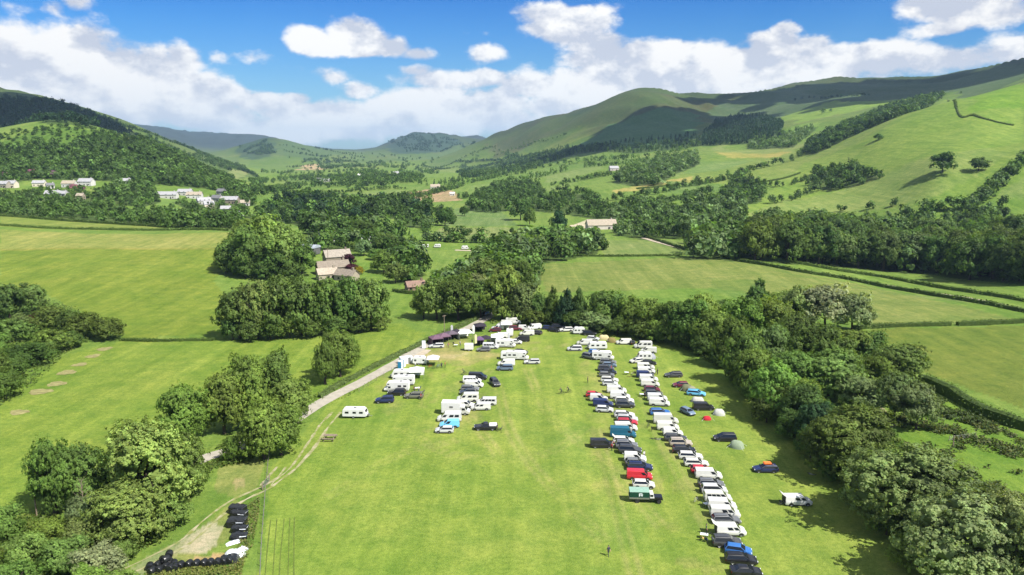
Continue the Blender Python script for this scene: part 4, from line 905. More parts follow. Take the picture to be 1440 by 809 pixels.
def build_hedges():
    for lab, pts, h, w, tone in HEDGES:
        line = resample([G(*p) for p in pts], 1.2); n = len(line); Ym = line[:,1].mean()
        dens = 26 if Ym < 330 else 9; s = .22 if Ym < 330 else .42
        k = RNG.integers(0, n, n*dens); t = np.gradient(line, axis=0); t /= np.linalg.norm(t, axis=1)[:,None]; nr = np.stack([-t[:,1], t[:,0]], 1)
        a = RNG.uniform(-.15, math.pi+.15, len(k)); hv = h*(1+.22*vnoise(k*.31, k*0+.5, 31)); wv = w*(1+.2*vnoise(k*.23, k*0+2.5, 32))
        lat = np.cos(a)*wv/2; P2 = line[k]+nr[k]*lat[:,None]+RNG.normal(size=(len(k),2))*.35
        zz = gz(P2[:,0], P2[:,1])+np.clip(np.sin(a),0,1)**.6*hv*.92
        P = np.stack([P2[:,0], P2[:,1], zz], 1); up = np.stack([nr[k,0]*np.cos(a), nr[k,1]*np.cos(a), np.sin(a)+.2], 1)
        V, F, T = leaf_cloud(P, up, s, RNG.uniform(.7,1.3,len(k))*(1+.2*vnoise(k*.5, k*0, 33)))
        # woody inside
        cv, cf = [], []
        for i in range(n):
            hh = h*.8*(1+.22*float(vnoise(np.array([i*.31]), np.array([.5]), 31)[0])); ww = w*.36
            for q, zf in ((-1,-.2),(-.8,.9),(0,1.0),(.8,.9),(1,-.2)):
                x, y = line[i]+nr[i]*ww*q; cv.append((x, y, float(gz(x,y))+hh*zf))
        for i in range(n-1):
            for q in range(4): cf.append((i*5+q, i*5+q+1, i*5+q+6, i*5+q+5))
        cv = np.array(cv); cf = np.array(cf)
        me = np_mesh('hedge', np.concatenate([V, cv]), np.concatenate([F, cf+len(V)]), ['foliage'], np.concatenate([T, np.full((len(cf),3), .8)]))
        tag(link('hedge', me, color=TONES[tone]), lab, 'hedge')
_LANE = None
def off_lane(P):
    global _LANE
    if _LANE is None: _LANE = np.concatenate([resample([G(*p) for p in L], 1.0) for L in (LANE_PIX, TRACK_PIX)])
    out = np.ones(len(P), bool)
    for i in range(0, len(P), 2000):
        d = np.sqrt(((P[i:i+2000,None,:]-_LANE[None])**2).sum(2)).min(1); out[i:i+2000] = d > 2.5
    return out
def build_rough():
    """rush tussocks, brambles and long verge grass: nobody could count it"""
    VV, FF, TT = [], [], []; off = 0
    def scatter(pix, n, s, hgt, cols, clump=0, only=None):
        nonlocal off
        poly = np.array([G(*p)[:2] for p in pix]); x0, y0 = poly.min(0); x1, y1 = poly.max(0)
        P = np.stack([RNG.uniform(x0,x1,n*3), RNG.uniform(y0,y1,n*3)], 1); P = P[in_poly(P[:,0], P[:,1], poly)][:n]
        P = P[off_lane(P)]
        if clump:
            m = vnoise(P[:,0]/clump, P[:,1]/clump, 41)+.5*vnoise(P[:,0]/clump*2.7, P[:,1]/clump*2.7, 42) > .1; P = P[m]
            P = np.repeat(P, 7, 0); P = P+RNG.normal(size=P.shape)*hgt*.45
        z = gz(P[:,0], P[:,1])+RNG.random(len(P))**1.3*hgt
        V, F, T = leaf_cloud(np.stack([P[:,0],P[:,1],z],1), np.array([[.1,-.2,.8]]), s, RNG.uniform(.75,1.25,len(P)))
        c = np.array(cols)[RNG.integers(0, len(cols), len(P))]
        VV.append(V); FF.append(F+off); TT.append(T*c); off += len(V)
    gr = [(.085,.135,.02),(.07,.11,.02),(.11,.14,.03)]; dk = [(.05,.08,.018),(.06,.09,.02),(.045,.07,.018)]
    scatter([(1225,560),(1300,550),(1440,620),(1440,720),(1370,690),(1270,630)], 2600, .3, .8, dk+[(.09,.11,.03),(.11,.12,.04)], 4)
    scatter([(1296,552),(1360,585),(1400,600),(1330,590),(1290,570)], 800, .35, 1.2, dk, 3)
    scatter([(440,572),(500,540),(600,478),(684,440),(686,445),(600,488),(500,552),(452,576)], 7000, .2, .5, gr)
    scatter([(290,640),(330,615),(440,568),(445,578),(380,620),(350,650),(300,660),(250,720),(225,760),(160,800),(150,780),(220,730)], 8000, .24, .7, gr)
    scatter([(0,735),(60,725),(150,740),(190,770),(140,812),(0,820)], 6000, .26, .9, gr)
    scatter([(0,575),(50,542),(90,500),(130,478),(170,474),(130,445),(60,420),(-20,400),(-60,480),(-60,570)], 9000, .34, 1.4, gr+dk)
    scatter([(350,708),(366,700),(364,730),(355,770),(340,800),(320,806),(335,770),(345,735)], 1100, .16, .6, [(.17,.16,.06),(.12,.15,.035),(.1,.14,.03)])
    scatter([(205,806),(260,797),(330,798),(345,780),(340,809),(200,812)], 1200, .16, .45, [(.17,.18,.05),(.12,.15,.03)])
    scatter([(960,490),(1030,528),(1080,585),(1140,640),(1220,700),(1300,790),(1330,790),(1200,670),(1120,600),(1060,545),(980,488)], 4500, .28, .8, dk)
    scatter([(690,456),(760,457),(860,468),(940,484),(940,480),(860,463),(760,453),(690,452)], 2500, .26, .7, gr)
    me = np_mesh('rough_grass', np.concatenate(VV), np.concatenate(FF), ['foliage'], np.concatenate(TT))
    o = link('rough_grass', me, color=(1,1,1)); o['kind'] = 'stuff'; o['label'] = 'rough grass, rushes and brambles along the verges and banks'
# ------------------------------------------------------------------ vehicles
# a model is a list of parts: (part name, mesh, painted?, location)
MODELS = {}
PAINT = ['car_paint','black_trim']
def wheel_mesh(r, w, rim='wheel_alloy'):
    m = MB(); n = 18
    ring = lambda rr, y: [(rr*math.cos(2*math.pi*k/n), y, rr*math.sin(2*math.pi*k/n)) for k in range(n)]
    m.loft([ring(r*.62,-w/2), ring(r*.93,-w/2), ring(r,-w/2+.03), ring(r,w/2-.03), ring(r*.93,w/2), ring(r*.62,w/2)], 0, False)
    for s in (-1, 1):
        m.loft([ring(r*.62,s*w/2), ring(r*.56,s*(w/2-.03)), ring(r*.12,s*(w/2-.01))], 1, False); m.quad(ring(r*.12, s*(w/2-.01)), 0)
    return m.mesh('wheel', ['tyre_rubber', rim])
WH = {}
def wheels(parts, xs, y, r=.32, w=.21, rim='wheel_alloy'):
    key = (r, w, rim)
    if key not in WH: WH[key] = wheel_mesh(r, w, rim)
    for x in xs:
        for s in (-1, 1): parts.append(('wheel', WH[key], None, (x, s*y, r)))
def lerp(a, b, t): return tuple(a[i]+(b[i]-a[i])*t for i in range(3))
def bil(Q, s, t): return Vector(lerp(lerp(Q[0],Q[1],s), lerp(Q[3],Q[2],s), t))
def pane(Q, s0, s1, t0, t1, out, n=1):
    """a slightly proud pane on the quad Q (corners bottom-back, bottom-front, top-front, top-back)"""
    nrm = (Vector(Q[1])-Vector(Q[0])).cross(Vector(Q[3])-Vector(Q[0])).normalized()
    if nrm.dot(Vector(out)) < 0: nrm = -nrm
    P = [bil(Q, s, t) for s, t in ((s0,t0),(s1,t0),(s1,t1),(s0,t1))]
    A = [p+nrm*.016 for p in P]; B = [p-nrm*.01 for p in P]
    return A+B, [(0,1,2,3),(7,6,5,4),(0,4,5,1),(1,5,6,2),(2,6,7,3),(3,7,4,0)]
def car(key, L, W, H, belt, hood, cab, tw, wheel_r=.32, axles=None, side=((.03,.97),), rear_glass=True, nose=.62, tail=None, t0=.1, t1=.9, bar=False, open_gate=False, roof_bars=False, bed=None, zb=.2, flat=False):
    """hood: length of bonnet; cab: (bottom rear, bottom front, top rear, top front) x; tw: half width of the roof"""
    w = W/2; parts = []; m = MB()
    tail = tail if tail is not None else belt
    def sec(x, z0, z1, ww): return [(x,-ww*.93,z0),(x,-ww,z0+.16),(x,-ww,z1-.13),(x,-ww*.93,z1),(x,ww*.93,z1),(x,ww,z1-.13),(x,ww,z0+.16),(x,ww*.93,z0)]
    st = [(-L/2, .36, tail-.08, w*.84), (-L/2+.07, .27, tail-.02, w*.93), (-L/2+.35, .22, tail, w*.985), (-L*.2, .19, belt, w), (L/2-hood-.1, .19, belt, w), (L/2-hood*.5, .2, belt-(belt-nose)*.38, w*.985), (L/2-.22, .22, nose+.1, w*.94), (L/2-.06, .28, nose, w*.86), (L/2, .36, nose-.1, w*.76)]
    if bed: st = [(-L/2,.45,belt,w*.97)]+[(-L/2+.08,.4,belt+.02,w)]+st[3:]
    m.loft([sec(x, z0+zb-.2, z1, ww) for x, z0, z1, ww in st], 0)
    # cabin
    br, bf, tr, tf = cab; zb_ = belt-.05; zt = H-.07
    def ring(z, xr, xf, ww): return [(xr,-ww,z),(xf,-ww,z),(xf,ww,z),(xr,ww,z)]
    wb = w*.955
    m.loft([ring(zb_, br, bf, wb), ring(zt, tr, tf, tw), ring(H-.02, tr+.06, tf-.1, tw-.07), ring(H, tr+.25, tf-.3, tw-.25)], 0)
    # dark wheel arches and sills
    ax = axles or (-L*.29, L*.31)
    for x in ax:
        for s in (-1, 1):
            n = 12; P = [(x+(wheel_r+.09)*math.cos(math.pi*k/n), s*(w+.006), wheel_r-.02+(wheel_r+.09)*math.sin(math.pi*k/n)) for k in range(n+1)]
            m.quad(P, 1)
    for s in (-1, 1): m.box((0, s*(w-.005), .27+zb-.2), (abs(ax[1]-ax[0])-2*wheel_r-.1, .03, .13), 1)
    m.box((L/2-.03, 0, .38), (.1, W*.6, .16), 1); m.box((-L/2+.02, 0, .42), (.08, W*.66, .14), 1)
    for s in (-1, 1): m.box((bf-.25, s*(w+.07), belt+.08), (.12, .2, .14), 0)     # door mirrors
    if roof_bars:
        for s in (-1, 1): m.box(((tr+tf)/2-.1, s*(tw-.13), H+.04), ((tf-tr)*.8, .04, .04), 1)
    parts.append(('body', m.mesh('body', PAINT), True, (0,0,0)))
    z0 = Vector; q = lambda a,b,c,d: (a,b,c,d)
    for s in (-1, 1):
        Q = ((br,s*wb,zb_),(bf,s*wb,zb_),(tf,s*tw,zt),(tr,s*tw,zt)); g = MB()
        for s0, s1 in side:
            V, F = pane(Q, s0, s1, t0, t1, (0,s,0)); g.add(V, F)
        parts.append(('side_window', g.mesh('side_window', ['dark_glass']), None, (0,0,0)))
    Q = ((bf,-wb,zb_),(bf,wb,zb_),(tf,tw,zt),(tf,-tw,zt)); g = MB(); V, F = pane(Q, .06, .94, .1, .93, (1,0,.3)); g.add(V, F)
    parts.append(('windscreen', g.mesh('windscreen', ['dark_glass']), None, (0,0,0)))
    if rear_glass and not open_gate:
        Q = ((br,-wb,zb_),(br,wb,zb_),(tr,tw,zt),(tr,-tw,zt)); g = MB(); V, F = pane(Q, .09, .91, .18 if not flat else .45, .88, (-1,0,.3)); g.add(V, F)
        parts.append(('rear_window', g.mesh('rear_window', ['dark_glass']), None, (0,0,0)))
    if open_gate:      # tailgate lifted on its hinges; the dark load space behind it
        g = MB(); g.box((br-.02, 0, (belt+zt)/2-.25), (.05, W*.84, zt-.5), 0); parts.append(('load_space', g.mesh('load_space', ['black_trim']), None, (0,0,0)))
        g = MB(); a = R(38); l = (zt-.45)*.62; x0 = tr; P = [(x0,-tw*.95,H-.03),(x0,tw*.95,H-.03),(x0-l*math.cos(a),tw*.95,H-.03+l*math.sin(a)),(x0-l*math.cos(a),-tw*.95,H-.03+l*math.sin(a))]
        g.add(P+[(x, y, z+.06) for x, y, z in P], [(3,2,1,0),(4,5,6,7),(0,1,5,4),(1,2,6,5),(2,3,7,6),(3,0,4,7)], 0); parts.append(('tailgate', g.mesh('tailgate', PAINT), True, (0,0,0)))
    lm = MB().box((0,0,0), (.12,.34,.15)).mesh('headlight', ['lamp_glass'], .03); tm = MB().box((0,0,0), (.08,.16,.3)).mesh('tail_light', ['red_lens'], .02)
    for s in (-1, 1):
        parts.append(('headlight', lm, None, (L/2-.13, s*w*.7, nose)))
        parts.append(('tail_light', tm, None, (-L/2+.03, s*w*.8, tail-.25)))
    if bed:
        g = MB(); g.box(((-L/2+br)/2+.05, 0, belt+bed/2+.02), (br+L/2-.15, W*.9, bed), 0); parts.append(('bed_cover', g.mesh('bed_cover', ['white_gelcoat'], .06), None, (0,0,0)))
    wheels(parts, ax, w-.1, wheel_r)
    MODELS[key] = parts
def build_models():
    car('hatch', 4.1, 1.76, 1.48, .95, .95, (-2.0, 1.08, -1.62, .3), .58, .31)
    car('hatch_b', 3.8, 1.7, 1.52, .98, .8, (-1.87, 1.08, -1.6, .4), .58, .3)
    car('saloon', 4.6, 1.8, 1.44, .94, 1.15, (-1.75, 1.1, -1.05, .2), .57, .32, tail=.98)
    car('estate', 4.7, 1.82, 1.5, .95, 1.15, (-2.3, 1.12, -2.0, .25), .6, .33, roof_bars=True)
    car('estate_rack', 4.6, 1.8, 1.5, .95, 1.1, (-2.25, 1.1, -1.95, .25), .6, .33, roof_bars=True)
    car('suv', 4.55, 1.88, 1.74, 1.08, 1.1, (-2.22, 1.08, -1.95, .35), .66, .37, nose=.8, zb=.28, roof_bars=True)
    car('mpv', 4.6, 1.84, 1.7, 1.0, .8, (-2.25, 1.5, -2.0, .45), .64, .32, nose=.7)
    car('small_van', 4.3, 1.78, 1.84, 1.08, .95, (-2.12, 1.2, -2.05, .35), .72, .31, side=((.66,.93),), nose=.72, flat=True)
    car('van', 5.0, 1.95, 2.0, 1.16, .85, (-2.48, 1.66, -2.42, .85), .82, .34, side=((.76,.955),), nose=.8, flat=True, t0=.12, t1=.78)
    car('window_van', 5.0, 1.95, 2.02, 1.16, .85, (-2.48, 1.66, -2.42, .85), .82, .34, side=((.1,.3),(.33,.52),(.55,.72),(.77,.955)), nose=.8, flat=True, t0=.14, t1=.76)
    car('combi_van', 5.0, 1.95, 1.99, 1.16, .85, (-2.48, 1.66, -2.42, .85), .82, .34, side=((.5,.71),(.77,.955)), nose=.8, flat=True, t0=.14, t1=.76)
    car('open_van', 4.9, 1.95, 1.98, 1.16, .85, (-2.44, 1.62, -2.38, .82), .82, .34, side=((.48,.7),(.77,.955)), nose=.8, open_gate=True, t0=.14, t1=.76)
    car('open_estate', 4.6, 1.8, 1.5, .95, 1.1, (-2.25, 1.1, -1.95, .25), .6, .33, open_gate=True)
    car('tall_van', 5.9, 2.02, 2.6, 1.3, .85, (-2.92, 2.1, -2.88, 1.3), .84, .35, side=((.83,.965),), nose=.85, flat=True, t0=.1, t1=.55)
    car('camper_van', 5.4, 2.0, 2.35, 1.2, .85, (-2.68, 1.85, -2.62, .95), .82, .34, side=((.12,.34),(.4,.62),(.78,.955)), nose=.82, flat=True, t0=.12, t1=.62)
    car('pickup', 5.2, 1.85, 1.78, 1.08, 1.15, (-.75, 1.15, -.5, .4), .66, .38, nose=.85, bed=.32, zb=.32)
    # coachbuilt motorhome
    parts = []; m = MB()
    prof = [(-3.3,.45),(3.2,.45),(3.25,.9),(2.5,1.12),(2.15,1.75),(2.55,2.0),(2.45,2.5),(2.0,2.78),(-3.2,2.85),(-3.3,2.6)]
    m.loft([[(x,-1.1,z) for x,z in prof],[(x,1.1,z) for x,z in prof]], 0); parts.append(('body', m.mesh('body', ['white_gelcoat'], .06), None, (0,0,0)))
    g = MB(); [g.add(*pane(((2.52,-1.0,1.14),(2.52,1.0,1.14),(2.18,1.0,1.72),(2.18,-1.0,1.72)), .03,.97,.05,.95,(1,0,.5)))]; parts.append(('windscreen', g.mesh('windscreen', ['dark_glass']), None, (0,0,0)))
    for s in (-1, 1):
        for x, z, a, b in ((-2.3,1.75,.8,.5),(-.9,1.75,.9,.5),(1.75,1.4,.65,.5),(2.0,2.3,.5,.3)):
            parts.append(('window', MB().box((0,0,0),(a,.04,b)).mesh('window',['dark_glass'],.015), None, (x, s*1.105, z)))
        parts.append(('stripe_panel', MB().box((0,0,0),(5.6,.02,.14)).mesh('stripe_panel',['steel']), None, (-.3, s*1.107, .85)))
    parts.append(('entrance_door', MB().box((0,0,0),(.62,.03,1.75)).mesh('entrance_door',['wall_render']), (.62,.62,.6), (.3, -1.108, 1.45)))
    parts.append(('rooflight', MB().box((0,0,0),(.7,.7,.12)).mesh('rooflight',['steel'],.02), None, (-1.2,0,2.9)))
    wheels(parts, (-1.9, 2.05), .98, .34); MODELS['motorhome'] = parts
    # touring caravan, hitch at +x
    for key, hl in (('caravan',2.9),('small_caravan',2.1)):
        parts = []; m = MB(); prof = [(-hl,.5),(hl-.25,.45),(hl,.75),(hl-.1,1.45),(hl-.55,2.35),(hl-1,2.55),(-hl+.5,2.55),(-hl+.1,2.3),(-hl-.05,1.2)]
        m.loft([[(x,-1.1,z) for x,z in prof],[(x,1.1,z) for x,z in prof]], 0); parts.append(('body', m.mesh('body', ['white_gelcoat'], .08), None, (0,0,0)))
        for s in (-1, 1):
            for fx, a in ((-.62,.9),(0,.8),(.55,.9)):
                if s < 0 and fx == 0 and key != 'caravan': continue
                parts.append(('window', MB().box((0,0,0),(a*hl/2.9,.04,.52)).mesh('window',['dark_glass'],.015), None, (fx*hl, s*1.105, 1.6)))
        parts.append(('front_window', MB().box((0,0,0),(.04,1.7,.62),0).mesh('front_window',['dark_glass'],.015), None, (hl-.28,0,1.72)))
        parts[-1] = ('front_window', MB().add(*pane(((hl-.1,-1.1,1.45),(hl-.1,1.1,1.45),(hl-.55,1.1,2.35),(hl-.55,-1.1,2.35)), .12,.88,.08,.75,(1,0,.3))).mesh('front_window',['dark_glass']), None, (0,0,0))
        parts.append(('entrance_door', MB().box((0,0,0),(.6,.03,1.7)).mesh('entrance_door',['wall_render']), (.6,.6,.58), (hl*.27, -1.108, 1.4)))
        parts.append(('rooflight', MB().box((0,0,0),(.7,.7,.12)).mesh('rooflight',['steel'],.02), None, (0,0,2.6)))
        g = MB(); g.tube([(hl-.4,-.6,.5),(hl+.6,-.05,.48),(hl+1.2,0,.48)],[.05,.05,.05]); g.tube([(hl-.4,.6,.5),(hl+.6,.05,.48)],[.05,.05]); g.cyl((hl+.9,0,.02),(hl+.9,0,.6),.04); g.box((hl+.25,0,.72),(.45,.9,.4)); parts.append(('drawbar', g.mesh('drawbar', ['steel']), None, (0,0,0)))
        wheels(parts, (-.25,), 1.0, .33); MODELS[key] = parts
    # box truck with luton front
    parts = []; m = MB(); m.box((-1.0,0,2.0),(4.4,2.3,2.7)); m.box((-1,0,.6),(4.6,1.0,.2)); parts.append(('box_body', m.mesh('box_body',['white_gelcoat'],.04), None, (0,0,0)))
    m = MB(); prof = [(1.25,.4),(3.3,.4),(3.35,.95),(2.75,1.25),(2.1,2.15),(1.25,2.2)]; m.loft([[(x,-.98,z) for x,z in prof],[(x,.98,z) for x,z in prof]],0); parts.append(('cab', m.mesh('cab',PAINT,.05), True, (0,0,0)))
    parts.append(('windscreen', MB().add(*pane(((2.75,-.98,1.25),(2.75,.98,1.25),(2.1,.98,2.15),(2.1,-.98,2.15)),.06,.94,.08,.85,(1,0,.4))).mesh('windscreen',['dark_glass']), None, (0,0,0)))
    for s in (-1,1):
        parts.append(('side_window', MB().box((0,0,0),(.75,.03,.55)).mesh('side_window',['dark_glass']), None, (1.9,s*.985,1.6)))
        parts.append(('window', MB().box((0,0,0),(.8,.03,.5)).mesh('window',['steel']), None, (-.9,s*1.16,2.2)))
    wheels(parts,(-2.1,2.3),.92,.36); MODELS['box_truck'] = parts
    # open-back field truck with a green canvas body
    parts = []; m = MB(); m.box((1.95,0,.95),(1.5,1.5,.55)); m.box((.85,0,.85),(.9,1.65,.5)); m.box((1.0,0,.5),(3.2,.9,.16),1); m.box((2.74,0,.7),(.12,1.7,.25),1)
    for s in (-1,1): m.box((2.15,s*.8,.95),(1.05,.22,.12))
    parts.append(('bonnet', m.mesh('bonnet',PAINT,.05), True, (0,0,0)))
    m = MB(); m.loft([[(.45,-.82,1.0),(1.3,-.82,1.0),(1.3,.82,1.0),(.45,.82,1.0)],[(.45,-.78,1.95),(1.1,-.78,1.95),(1.1,.78,1.95),(.45,.78,1.95)]],0); parts.append(('cab', m.mesh('cab',['white_gelcoat'],.06), None, (0,0,0)))
    parts.append(('windscreen', MB().add(*pane(((1.3,-.82,1.0),(1.3,.82,1.0),(1.1,.78,1.95),(1.1,-.78,1.95)),.06,.94,.3,.85,(1,0,.2))).mesh('windscreen',['dark_glass']), None,(0,0,0)))
    for s in (-1,1): parts.append(('side_window', MB().box((0,0,0),(.5,.03,.4)).mesh('side_window',['dark_glass']), None, (.82,s*.815,1.58)))
    m = MB(); m.box((-1.35,0,.92),(3.5,1.9,.14)); [m.box((-1.35,s*.94,1.05),(3.5,.05,.3)) for s in (-1,1)]; parts.append(('flatbed', m.mesh('flatbed',['steel'],.01), None, (0,0,0)))
    m = MB(); prof = [(-.93,1.16),(-.93,2.35),(-.7,2.55),(.7,2.55),(.93,2.35),(.93,1.16)]; m.loft([[(-3.05,y,z) for y,z in prof],[(.35,y,z) for y,z in prof]],0); parts.append(('canvas_sides', m.mesh('canvas_sides',['coloured_cloth']), (.008,.05,.028), (0,0,0)))
    m = MB(); prof = [(-.96,2.32),(-.72,2.57),(.72,2.57),(.96,2.32),(.72,2.6),(-.72,2.6)]; m.loft([[(-3.1,y,z) for y,z in ((-.96,2.33),(-.72,2.59),(.72,2.59),(.96,2.33),(.7,2.55),(-.7,2.55))],[(.4,y,z) for y,z in ((-.96,2.33),(-.72,2.59),(.72,2.59),(.96,2.33),(.7,2.55),(-.7,2.55))]],0); parts.append(('canvas_roof', m.mesh('canvas_roof',['coloured_cloth']), (.2,.32,.26), (0,0,0)))
    for s in (-1,1):
        e = MB(); y = s*.945
        for px_, pz_, a, b in ((-.18,.06,.26,.5),(.2,-.05,.3,.36),(.02,.28,.5,.12),(.26,-.22,.14,.2),(-.22,-.25,.18,.14)): e.box((px_,0,pz_),(a,.012,b))
        parts.append(('emblem', e.mesh('emblem',['white_plastic']), None, (-1.15,y,1.78)))
    wheels(parts,(-1.7,2.1),.8,.4,.24,'black_trim'); MODELS['canvas_truck'] = parts
    # box trailer
    parts = []; m = MB(); m.box((-.1,0,1.4),(2.6,1.7,1.8)); parts.append(('body', m.mesh('body',['white_gelcoat'],.05), None,(0,0,0)))
    parts.append(('door', MB().box((0,0,0),(.55,.03,1.35)).mesh('door',['black_trim']), None, (.2,-.86,1.3)))
    g = MB(); g.tube([(1.1,-.5,.5),(2.2,0,.48)],[.05,.05]); g.tube([(1.1,.5,.5),(2.2,0,.48)],[.05,.05]); parts.append(('drawbar', g.mesh('drawbar',['steel']), None,(0,0,0)))
    wheels(parts,(-.2,),.8,.3); MODELS['trailer'] = parts
CATS = {'hatch':'car','hatch_b':'car','saloon':'car','estate':'car','estate_rack':'car','open_estate':'car','suv':'car','mpv':'car','small_van':'van','van':'van','window_van':'van','combi_van':'van','open_van':'van','tall_van':'van','camper_van':'campervan','pickup':'pickup truck','motorhome':'motorhome','caravan':'caravan','small_caravan':'caravan','box_truck':'truck','canvas_truck':'truck','trailer':'trailer'}
NAMES = {'hatch':'parked_car','hatch_b':'parked_car','saloon':'parked_car','estate':'estate_car','estate_rack':'estate_car','open_estate':'estate_car','suv':'off_road_car','mpv':'people_carrier','small_van':'small_van','van':'panel_van','window_van':'window_van','combi_van':'panel_van','open_van':'panel_van','tall_van':'tall_van','camper_van':'camper_van','pickup':'pickup_truck','motorhome':'motorhome','caravan':'touring_caravan','small_caravan':'touring_caravan','box_truck':'box_truck','canvas_truck':'canvas_truck','trailer':'box_trailer'}
NOUN = {'hatch':'hatchback','hatch_b':'small hatchback','saloon':'saloon','estate':'estate car','estate_rack':'estate car','open_estate':'open estate car','suv':'off-roader','mpv':'people carrier','small_van':'small van','van':'panel van','window_van':'window van','combi_van':'van','open_van':'open van','tall_van':'tall van','camper_van':'campervan','pickup':'pickup','motorhome':'motorhome','caravan':'caravan','small_caravan':'small caravan','box_truck':'box truck','canvas_truck':'canvas truck','trailer':'box trailer'}
PC = {'white':(.56,.56,.54),'silver':(.46,.47,.48),'grey':(.13,.135,.14),'dark grey':(.05,.052,.056),'black':(.013,.013,.015),'navy':(.014,.022,.075),'blue':(.03,.13,.4),'red':(.42,.02,.03),'teal':(.012,.1,.17),'sky blue':(.13,.42,.7),'maroon':(.13,.015,.03),'tan':(.38,.33,.27),'olive grey':(.13,.13,.095),'blue-grey':(.12,.17,.24)}
# rows, each from the near end to the far end: (px, foot py, model, colour, heading)
ROWS = {
 'outer right row': [(1049,808,'saloon','black',-3),(1042,791,'estate','black',-6),(1038,778,'hatch','blue',-14),(1022,767,'suv','dark grey',-3),(1027,751,'open_van','white',-2),(1021,735,'estate','grey',-4),(1019,726,'combi_van','white',-3),(1015,715,'van','white',-4),(1009,704,'window_van','white',-3),(1004,693,'mpv','silver',-4),(1000,684,'estate','grey',-4),(996,672,'van','white',-4),(986,664.5,'hatch','red',-5),(979,655,'estate','white',-3),(971,645,'estate','white',-3),(962,636,'estate_rack','black',-4),(957,627,'suv','tan',-3),(950,619.5,'estate','dark grey',-4),(946,612,'small_van','white',-4),(939,604,'van','white',-3),(936,595,'tall_van','white',-2),(928,583,'estate','blue',2),(927,570,'van','white',-6),(924,563,'van','silver',-5),(919,557,'suv','dark grey',-3),(917,550.5,'hatch','maroon',-4),(914,543,'van','white',-5),(912,536,'van','white',-4),(907,530.5,'van','navy',-3),(909,525,'van','white',-4),(908,519,'combi_van','white',-3),(913,513,'hatch','black',-5),(895,510,'hatch','white',200),(906,506,'small_caravan','white',180),(912,496,'van','white',170),(904,489.5,'camper_van','white',180)],
 'inner right row': [(909,705,'canvas_truck','black',-3),(905,685,'hatch','white',-4),(899,673,'van','red',-3),(900,660,'estate','navy',-6),(894,654,'hatch','grey',-6),(893,648,'small_van','white',-5),(886,637,'suv','dark grey',-7),(881,630,'suv','grey',-6),(877,623,'open_estate','white',-4),(876,614,'tall_van','teal',-3),(880,605,'van','white',-3),(882,597,'estate','red',-6),(882,592,'estate','silver',-5),(878,586.5,'estate','white',-5),(850,579,'hatch','silver',-5),(848,571,'van','navy',-6),(842,563.5,'small_van','white',-5),(835,558,'hatch','red',-4),(879,572.5,'suv','dark grey',-5),(878,566,'estate','white',-5),(872,560.5,'van','white',-7),(867,552,'van','white',-5),(858,542,'hatch','silver',-4),(857,537,'estate','white',-5),(853,530,'hatch','grey',-5),(855,526,'saloon','black',-4),(852,521.5,'suv','dark grey',-4),(857,516,'hatch','blue-grey',-3),(855,511.5,'estate','grey',-5),(848,505.5,'motorhome','white',-8),(837,498,'hatch','blue',-5),(829,504.5,'suv','grey',-40),(840,491,'caravan','white',180),(808,493,'mpv','silver',180),(822,485,'van','white',175),(834,478.5,'hatch','silver',-20),(829,471.5,'suv','black',-10),(814,469.5,'small_caravan','white',180),(796,466,'estate','white',190)],
 'middle left row': [(625,608,'hatch','silver',182),(632,600.5,'small_van','sky blue',181),(632,592,'camper_van','white',181),(641,582,'box_truck','white',-2),(655,572.5,'small_van','white',-3),(658,564,'camper_van','white',181),(658,554.5,'hatch','dark grey',182),(661,549.5,'estate','grey',-2),(667,544,'van','white',-2),(664,538.5,'window_van','white',-2),(672,533,'van','black',-3)],
 'upper left row': [(710,520.5,'mpv','blue-grey',182),(712,514,'van','white',181),(718,505,'caravan','white',0),(728,505.5,'motorhome','white',-3),(733,497.5,'hatch','black',-4)],
 'lane side row': [(558,555.5,'suv','black',181),(558,549.5,'motorhome','silver',180),(566,541,'motorhome','white',180),(566,531.5,'caravan','white',180),(591,512,'small_caravan','white',0)],
 'far end crowd': [(680,494,'hatch','grey',182),(690,490,'window_van','silver',-2),(711,488,'motorhome','white',-3),(704,475.5,'van','white',180),(717,472,'small_caravan','white',90),(725,483.5,'hatch','white',-4),(734,480,'van','black',180),(741,471.5,'van','white',181),(754,470,'hatch','dark grey',150),(751,463,'van','white',200),(696,466.5,'hatch','maroon',180),(700,463.5,'small_van','white',180),(725,464.5,'suv','maroon',-3),(738,464,'small_van','white',-4),(722,455.5,'tall_van','white',-2),(659,493,'trailer','white',180),(771,463.5,'hatch','navy',-10),(779,466.5,'hatch','black',-25),(785,462.5,'suv','black',-15),(786,456.5,'hatch','dark grey',-10),(768,454.5,'estate','white',-8),(775,455,'hatch','silver',-8),(877,484,'van','white',182),(885,483.5,'hatch','black',120),(710,459,'tall_van','white',180)],
}
ROWS['middle left row'] = ROWS['middle left row']
